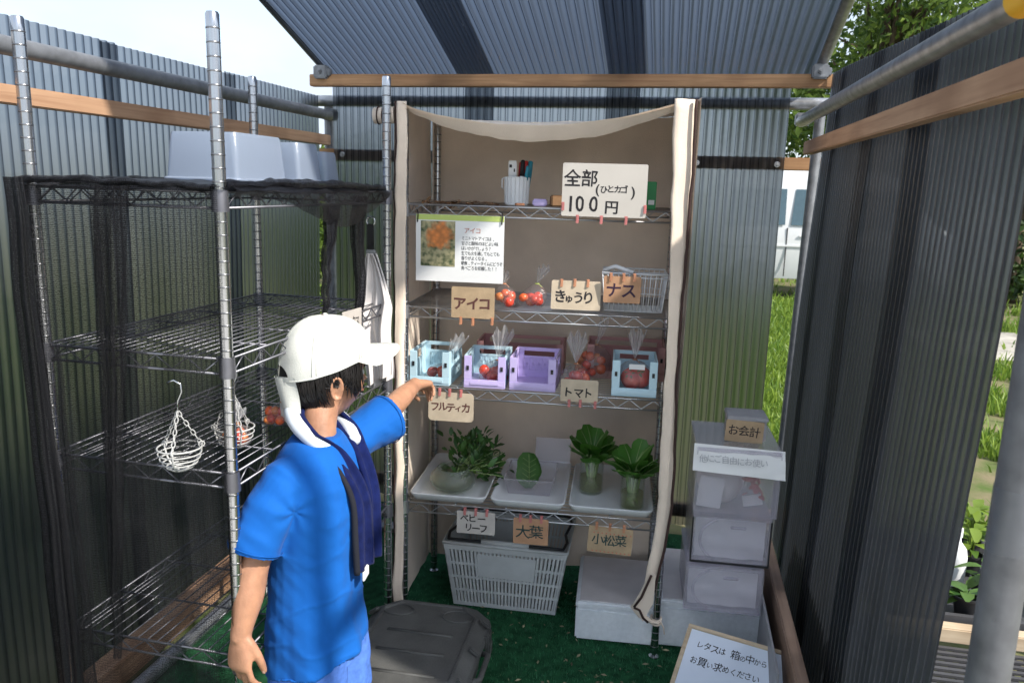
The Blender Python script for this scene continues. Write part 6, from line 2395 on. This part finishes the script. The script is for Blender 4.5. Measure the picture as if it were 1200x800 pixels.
def brim(a, b, top=1):
    an = lerp(R(-64), R(64), a)
    root = cap_pt(an, .02)
    ext = .078 * (math.cos(an) ** .62 if abs(an) < PI / 2 else 0)
    c_ = root + (HF * 1.0 + HS * math.sin(an) * .20) * ext * b
    side = math.sin(an)
    return c_ + V((0, 0, -.004 * b - .020 * side * side * (1 - .4 * b) * b + (.0013 if top else -.0013)))
m_.grid(lambda a, b: brim(a, b, 1), 40, 12)
m_.grid(lambda a, b: brim(1 - a, b, 0), 40, 12)
m_.tube([brim(k / 40, 1, 1) - V((0, 0, .0013)) for k in range(41)], .0015, 6)
m_.build('brim', 'capwhite', cp_, smooth=True, world=True)
for q_ in (.30, .52, .72, .90):
    m_ = MB()
    m_.tube([brim(.04 + .92 * k / 40, q_, 1) + V((0, 0, .0002)) for k in range(41)], .0006, 4)
    m_.build('stitching', 'capstitch', cp_, smooth=True, world=True)
for k6 in range(6):
    for off_ in (-.045, .045):
        m_ = MB()
        m_.tube([cap_pt(k6 * PI / 3 + off_, .04 + .90 * k / 20, .0006) for k in range(21)], .0006, 4)
        m_.build('stitching', 'capstitch', cp_, smooth=True, world=True)
# opening at the back with its strap
m_ = MB()
arc = []
for k in range(17):
    q = PI * k / 16
    arc.append((PI + .42 * math.cos(q), .03 + .22 * math.sin(q)))
m_.loft([[cap_pt(an, h, .0012) for an, h in arc], [cap_pt(PI + .42 * math.cos(PI * k / 16), .03, .0012) for k in range(17)]], ring_closed=False)
m_.build('cap_opening', 'hair', cp_, smooth=True, world=True)
m_ = MB()
m_.grid(lambda a, b: cap_pt(lerp(PI - .46, PI + .46, a), lerp(.0, .085, b), .0026), 20, 3)
m_.build('strap', 'capwhite', cp_, smooth=True, world=True)
# white neck cloth hanging from the cap's back
m_ = MB()
def flapf(a, b):
    an = lerp(PI - .62, PI + .50, a)
    p0 = cap_pt(an, .06, -.002)
    dn = V((0, 0, -.112 * b)) + HF * (-.004 + .012 * b + .006 * math.sin(a * 9 + b * 3)) + HS * (.004 * math.sin(a * 7))
    return p0 + dn
m_.grid(flapf, 24, 16)
m_.build('neck_flap', 'capwhite', bo, smooth=True, world=True)

# ---------------- shirt
st_ = MB()
st_.loft([ring((-.764, 1.568, .415), .108, .140, tilt=.22), ring((-.766, 1.572, .46), .104, .137, tilt=.14), ring((-.772, 1.582, .55), .098, .133), ring((-.777, 1.593, .66), .096, .130),
          ring((-.780, 1.605, .76), .102, .142), ring((-.785, 1.613, .83), .096, .146), ring((-.787, 1.620, .872), .082, .132), ring((-.789, 1.630, .902), .066, .098), ring((-.791, 1.640, .920), .056, .066)])
def sleeve(m_, pts, rs, ref=V((0, 0, 1))):
    rings = []
    for i, p in enumerate(pts):
        d = V(pts[min(i + 1, len(pts) - 1)]) - V(pts[max(i - 1, 0)])
        rings.append(tring(p, d, rs[i][0], rs[i][1], 24, ref))
    m_.loft(rings)
SLR = [V((-.788, 1.560, .852)), V((-.800, 1.500, .846)), V((-.822, 1.468, .800)), V((-.838, 1.447, .750)), V((-.846, 1.437, .712))]
sleeve(st_, SLR, [(.052, .060), (.054, .058), (.054, .057), (.054, .057), (.055, .059)], V((0, 1, 0)))
SLL = [V((-.787, 1.68, .850)), V((-.778, 1.742, .858)), V((-.752, 1.80, .872)), V((-.728, 1.855, .885)), V((-.712, 1.893, .893))]
sleeve(st_, SLL, [(.052, .062), (.056, .062), (.058, .060), (.062, .060), (.066, .062)])
sh_, nr_ = remeshed(st_, .0036, 5)
# folds: drags from the armpit, soft rolls round the waist
out_v = []
for p, n_ in zip(sh_.v, nr_):
    d = 0.0
    hz_ = max(0, min(1, (.80 - p.z) / .2))
    q = V((p.x * 5 + p.z * 7.5, p.y * 5 - p.z * 2.0, p.z * 5.5))
    ridge = 1 - abs(mn.noise(q)) * 2
    d += .0016 * (ridge - .55) * (.35 + .65 * hz_)
    d += .0062 * mn.noise(V((p.x * 13, p.y * 13, p.z * 5)))
    q2 = V((p.x * 9 - p.z * 11, p.y * 9 + p.z * 6, p.z * 9 + 3))
    r2q = max(0, 1 - abs(mn.noise(q2)) * 5)
    d += .0014 * r2q * r2q * (.4 + hz_)
    for ac in ((-.80, 1.515, .80), (-.775, 1.73, .82)):      # creases that fan out of the armpits
        dv_ = p - V(ac)
        if dv_.length < .16:
            d += .0030 * math.sin(math.atan2(dv_.z, dv_.x * .8 + dv_.y * .6) * 6 + dv_.length * 34) * (1 - dv_.length / .16) * min(1, dv_.length / .06) ** 2
    d += .0024 * mn.noise(V((p.x * 30 + p.z * 30, p.y * 30, p.z * 24)))
    # long vertical flutes near the hem
    hm = max(0, (.60 - p.z) / .2)
    an = math.atan2(p.y - 1.58, p.x + .765)
    d += .005 * hm * math.sin(an * 7 + p.z * 9)
    out_v.append(p + n_ * d)
sh_.v = out_v
# open hem and cuffs: drop the end caps
def inside(p):
    if p.z < .421 + .22 * (p.x + .764) and (V((p.x, p.y, 0)) - V((-.764, 1.568, 0))).length < .095:
        return True
    dR = (p - SLR[-1])
    if dR.dot((SLR[-1] - SLR[-2]).normalized()) > -.006 and dR.length < .050:
        return True
    dL = (p - SLL[-1])
    if dL.dot((SLL[-1] - SLL[-2]).normalized()) > -.006 and dL.length < .050:
        return True
    return False
kill = [inside(p) for p in sh_.v]
sh_.f = [f for f in sh_.f if not all(kill[i] for i in f)]
sh_.m = [0] * len(sh_.f)
so_ = sh_.build('shirt', 'shirt', bo, smooth=True, world=True)
md = so_.modifiers.new('cloth', 'SOLIDIFY')
md.thickness = .002
md.offset = -1
m_ = MB()
def around(c, d, r1, r2, ref):
    return tring(c, d, r1, r2, 40, ref)
dR = SLR[-1] - SLR[-2]
m_.tube(around(lerp(SLR[-2], SLR[-1], .72), dR, .0560, .0600, V((0, 1, 0))), .0011, 5, closed=True)
m_.build('seam', 'shirt', so_, smooth=True, world=True)
m_ = MB()
dL = SLL[-1] - SLL[-2]
m_.tube(around(lerp(SLL[-2], SLL[-1], .70), dL, .0668, .0625, V((0, 0, 1))), .0011, 5, closed=True)
m_.build('seam', 'shirt', so_, smooth=True, world=True)


# ---------------- shorts
m_ = MB()
m_.loft([ring((-.768, 1.583, .52), .092, .128), ring((-.766, 1.582, .46), .098, .136), ring((-.766, 1.582, .415), .100, .140)], cap=False)
for s_ in (-1, 1):
    hip = V((-.768, 1.582, .44)) + TL * s_ * .066
    kn = V((-.764 + .012 * s_, 1.575, .275)) + TL * s_ * .072
    rings = []
    for k in range(9):
        t = k / 8
        c = lerp(hip, kn, t)
        rr = []
        for j in range(26):
            a = 2 * PI * j / 26
            w_ = 1 + .05 * math.sin(a * 5 + t * 4 + s_) * t + .05 * mn.noise(V((math.cos(a) * 2, math.sin(a) * 2, t * 3 + s_)))
            rr.append(c + TF * (lerp(.094, .086, t) * math.cos(a) * w_) + TL * (lerp(.074, .076, t) * math.sin(a) * w_))
        rings.append(rr)
    m_.loft(rings, cap=False)
m_.build('shorts', 'shorts', bo, smooth=True, world=True)
for s_ in (-1, 1):
    ank = V((-.782 + .02 * s_, 1.575, 0)) + TL * s_ * .062
    m_ = MB()
    m_.loft([[ank + TF * (x + .0) + TL * (wd * math.sin(a)) + V((0, 0, .001 + max(0, hh * (.5 + .5 * math.cos(a)))) ) for a in [2 * PI * j / 16 for j in range(16)]] for x, wd, hh in ((-.055, .020, .05), (-.045, .032, .075), (-.01, .034, .085), (.05, .040, .06), (.10, .038, .042), (.125, .022, .03))])
    m_.build('shoe', 'shoe', bo, smooth=True, world=True)

# ---------------- towel: over the nape and down the chest
def ribbon(m_, path, wid, th, side, n=60, seed=0, k=0):
    P = [V(p) for p in path]
    N = len(P)
    C_ = []
    for i in range(N - 1):
        p0, p1, p2, p3 = P[max(0, i - 1)], P[i], P[i + 1], P[min(N - 1, i + 2)]
        for q in range(8):
            t = q / 8
            C_.append(0.5 * ((2 * p1) + (p2 - p0) * t + (2 * p0 - 5 * p1 + 4 * p2 - p3) * t * t + (3 * p1 - p0 - 3 * p2 + p3) * t ** 3))
    C_.append(P[-1])
    M_ = len(C_)
    rings = []
    for i in range(M_):
        t = i / (M_ - 1)
        f_ = t * (N - 1)
        i0 = min(int(f_), N - 2)
        w_ = lerp(wid[i0], wid[i0 + 1], f_ - i0)
        sd_ = lerp(V(side[i0]), V(side[i0 + 1]), f_ - i0).normalized()
        tg = (C_[min(i + 1, M_ - 1)] - C_[max(0, i - 1)]).normalized()
        sd_ = (sd_ - tg * sd_.dot(tg)).normalized()
        n_ = tg.cross(sd_)
        ring_ = []
        K = 11
        for j in range(K):
            u_ = j / (K - 1) - .5
            ring_.append(C_[i] + sd_ * w_ * u_ + n_ * (th / 2 + .006 * math.sin(u_ * 9 + t * 3 + seed)))
        for j in range(K - 1, -1, -1):
            u_ = j / (K - 1) - .5
            ring_.append(C_[i] + sd_ * w_ * u_ + n_ * (-th / 2 + .006 * math.sin(u_ * 9 + t * 3 + seed)))
        rings.append(ring_)
    m_.loft(rings, k=k)
tw_ = MB()
up_ = V((0, 0, 1))
ribbon(tw_, [(-.838, 1.672, .965), (-.822, 1.618, .948), (-.775, 1.588, .918), (-.715, 1.592, .872), (-.672, 1.600, .79), (-.664, 1.598, .70), (-.660, 1.594, .622)],
       [.045, .048, .050, .052, .056, .062, .066], .010, [up_, up_, (.5, -.3, .8), (.35, .9, .3), (.12, 1, 0), (.12, 1, 0), (.12, 1, 0)], seed=1)
ribbon(tw_, [(-.838, 1.665, .965), (-.822, 1.715, .955), (-.775, 1.725, .930), (-.720, 1.705, .878), (-.672, 1.672, .79), (-.658, 1.655, .70), (-.652, 1.645, .625)],
       [.045, .045, .046, .048, .052, .056, .060], .010, [up_, up_, (.5, .3, .8), (.3, .9, -.2), (.12, 1, 0), (.12, 1, 0), (.12, 1, 0)], seed=3)
to_ = tw_.build('towel', 'navy', bo, smooth=True, world=True)
m_ = MB()
limb(m_, [(-.775, 1.574, .918), (-.735, 1.570, .892), (-.700, 1.569, .850), (-.674, 1.568, .79), (-.667, 1.563, .70), (-.662, 1.560, .622)], [.003, .005, .0062, .007, .0074, .0074], 10)
m_.build('towel_edge', 'navyblack', to_, smooth=True, world=True)
m_ = MB()
m_.box((-.655, 1.592, .612), (.006, .040, .026), mtx=Matrix.Rotation(.12, 3, 'Z'), bev=.002)
m_.build('care_tag', 'paper', to_, world=True)
# ---------------- white neck ring
m_ = MB()
pts = [(-.738, 1.606, .893), (-.768, 1.584, .918), (-.812, 1.588, .950), (-.846, 1.622, .972), (-.858, 1.665, .984), (-.845, 1.712, .978), (-.808, 1.742, .950), (-.762, 1.735, .922), (-.728, 1.706, .893)]
limb(m_, pts, [.0155, .017, .0172, .0172, .0172, .0172, .0172, .017, .0155], 16)
m_.sphere(pts[0], .0165, 12, 8)
m_.sphere(pts[-1], .0165, 12, 8)
m_.build('neck_cooler', 'cooler', bo, smooth=True, world=True)
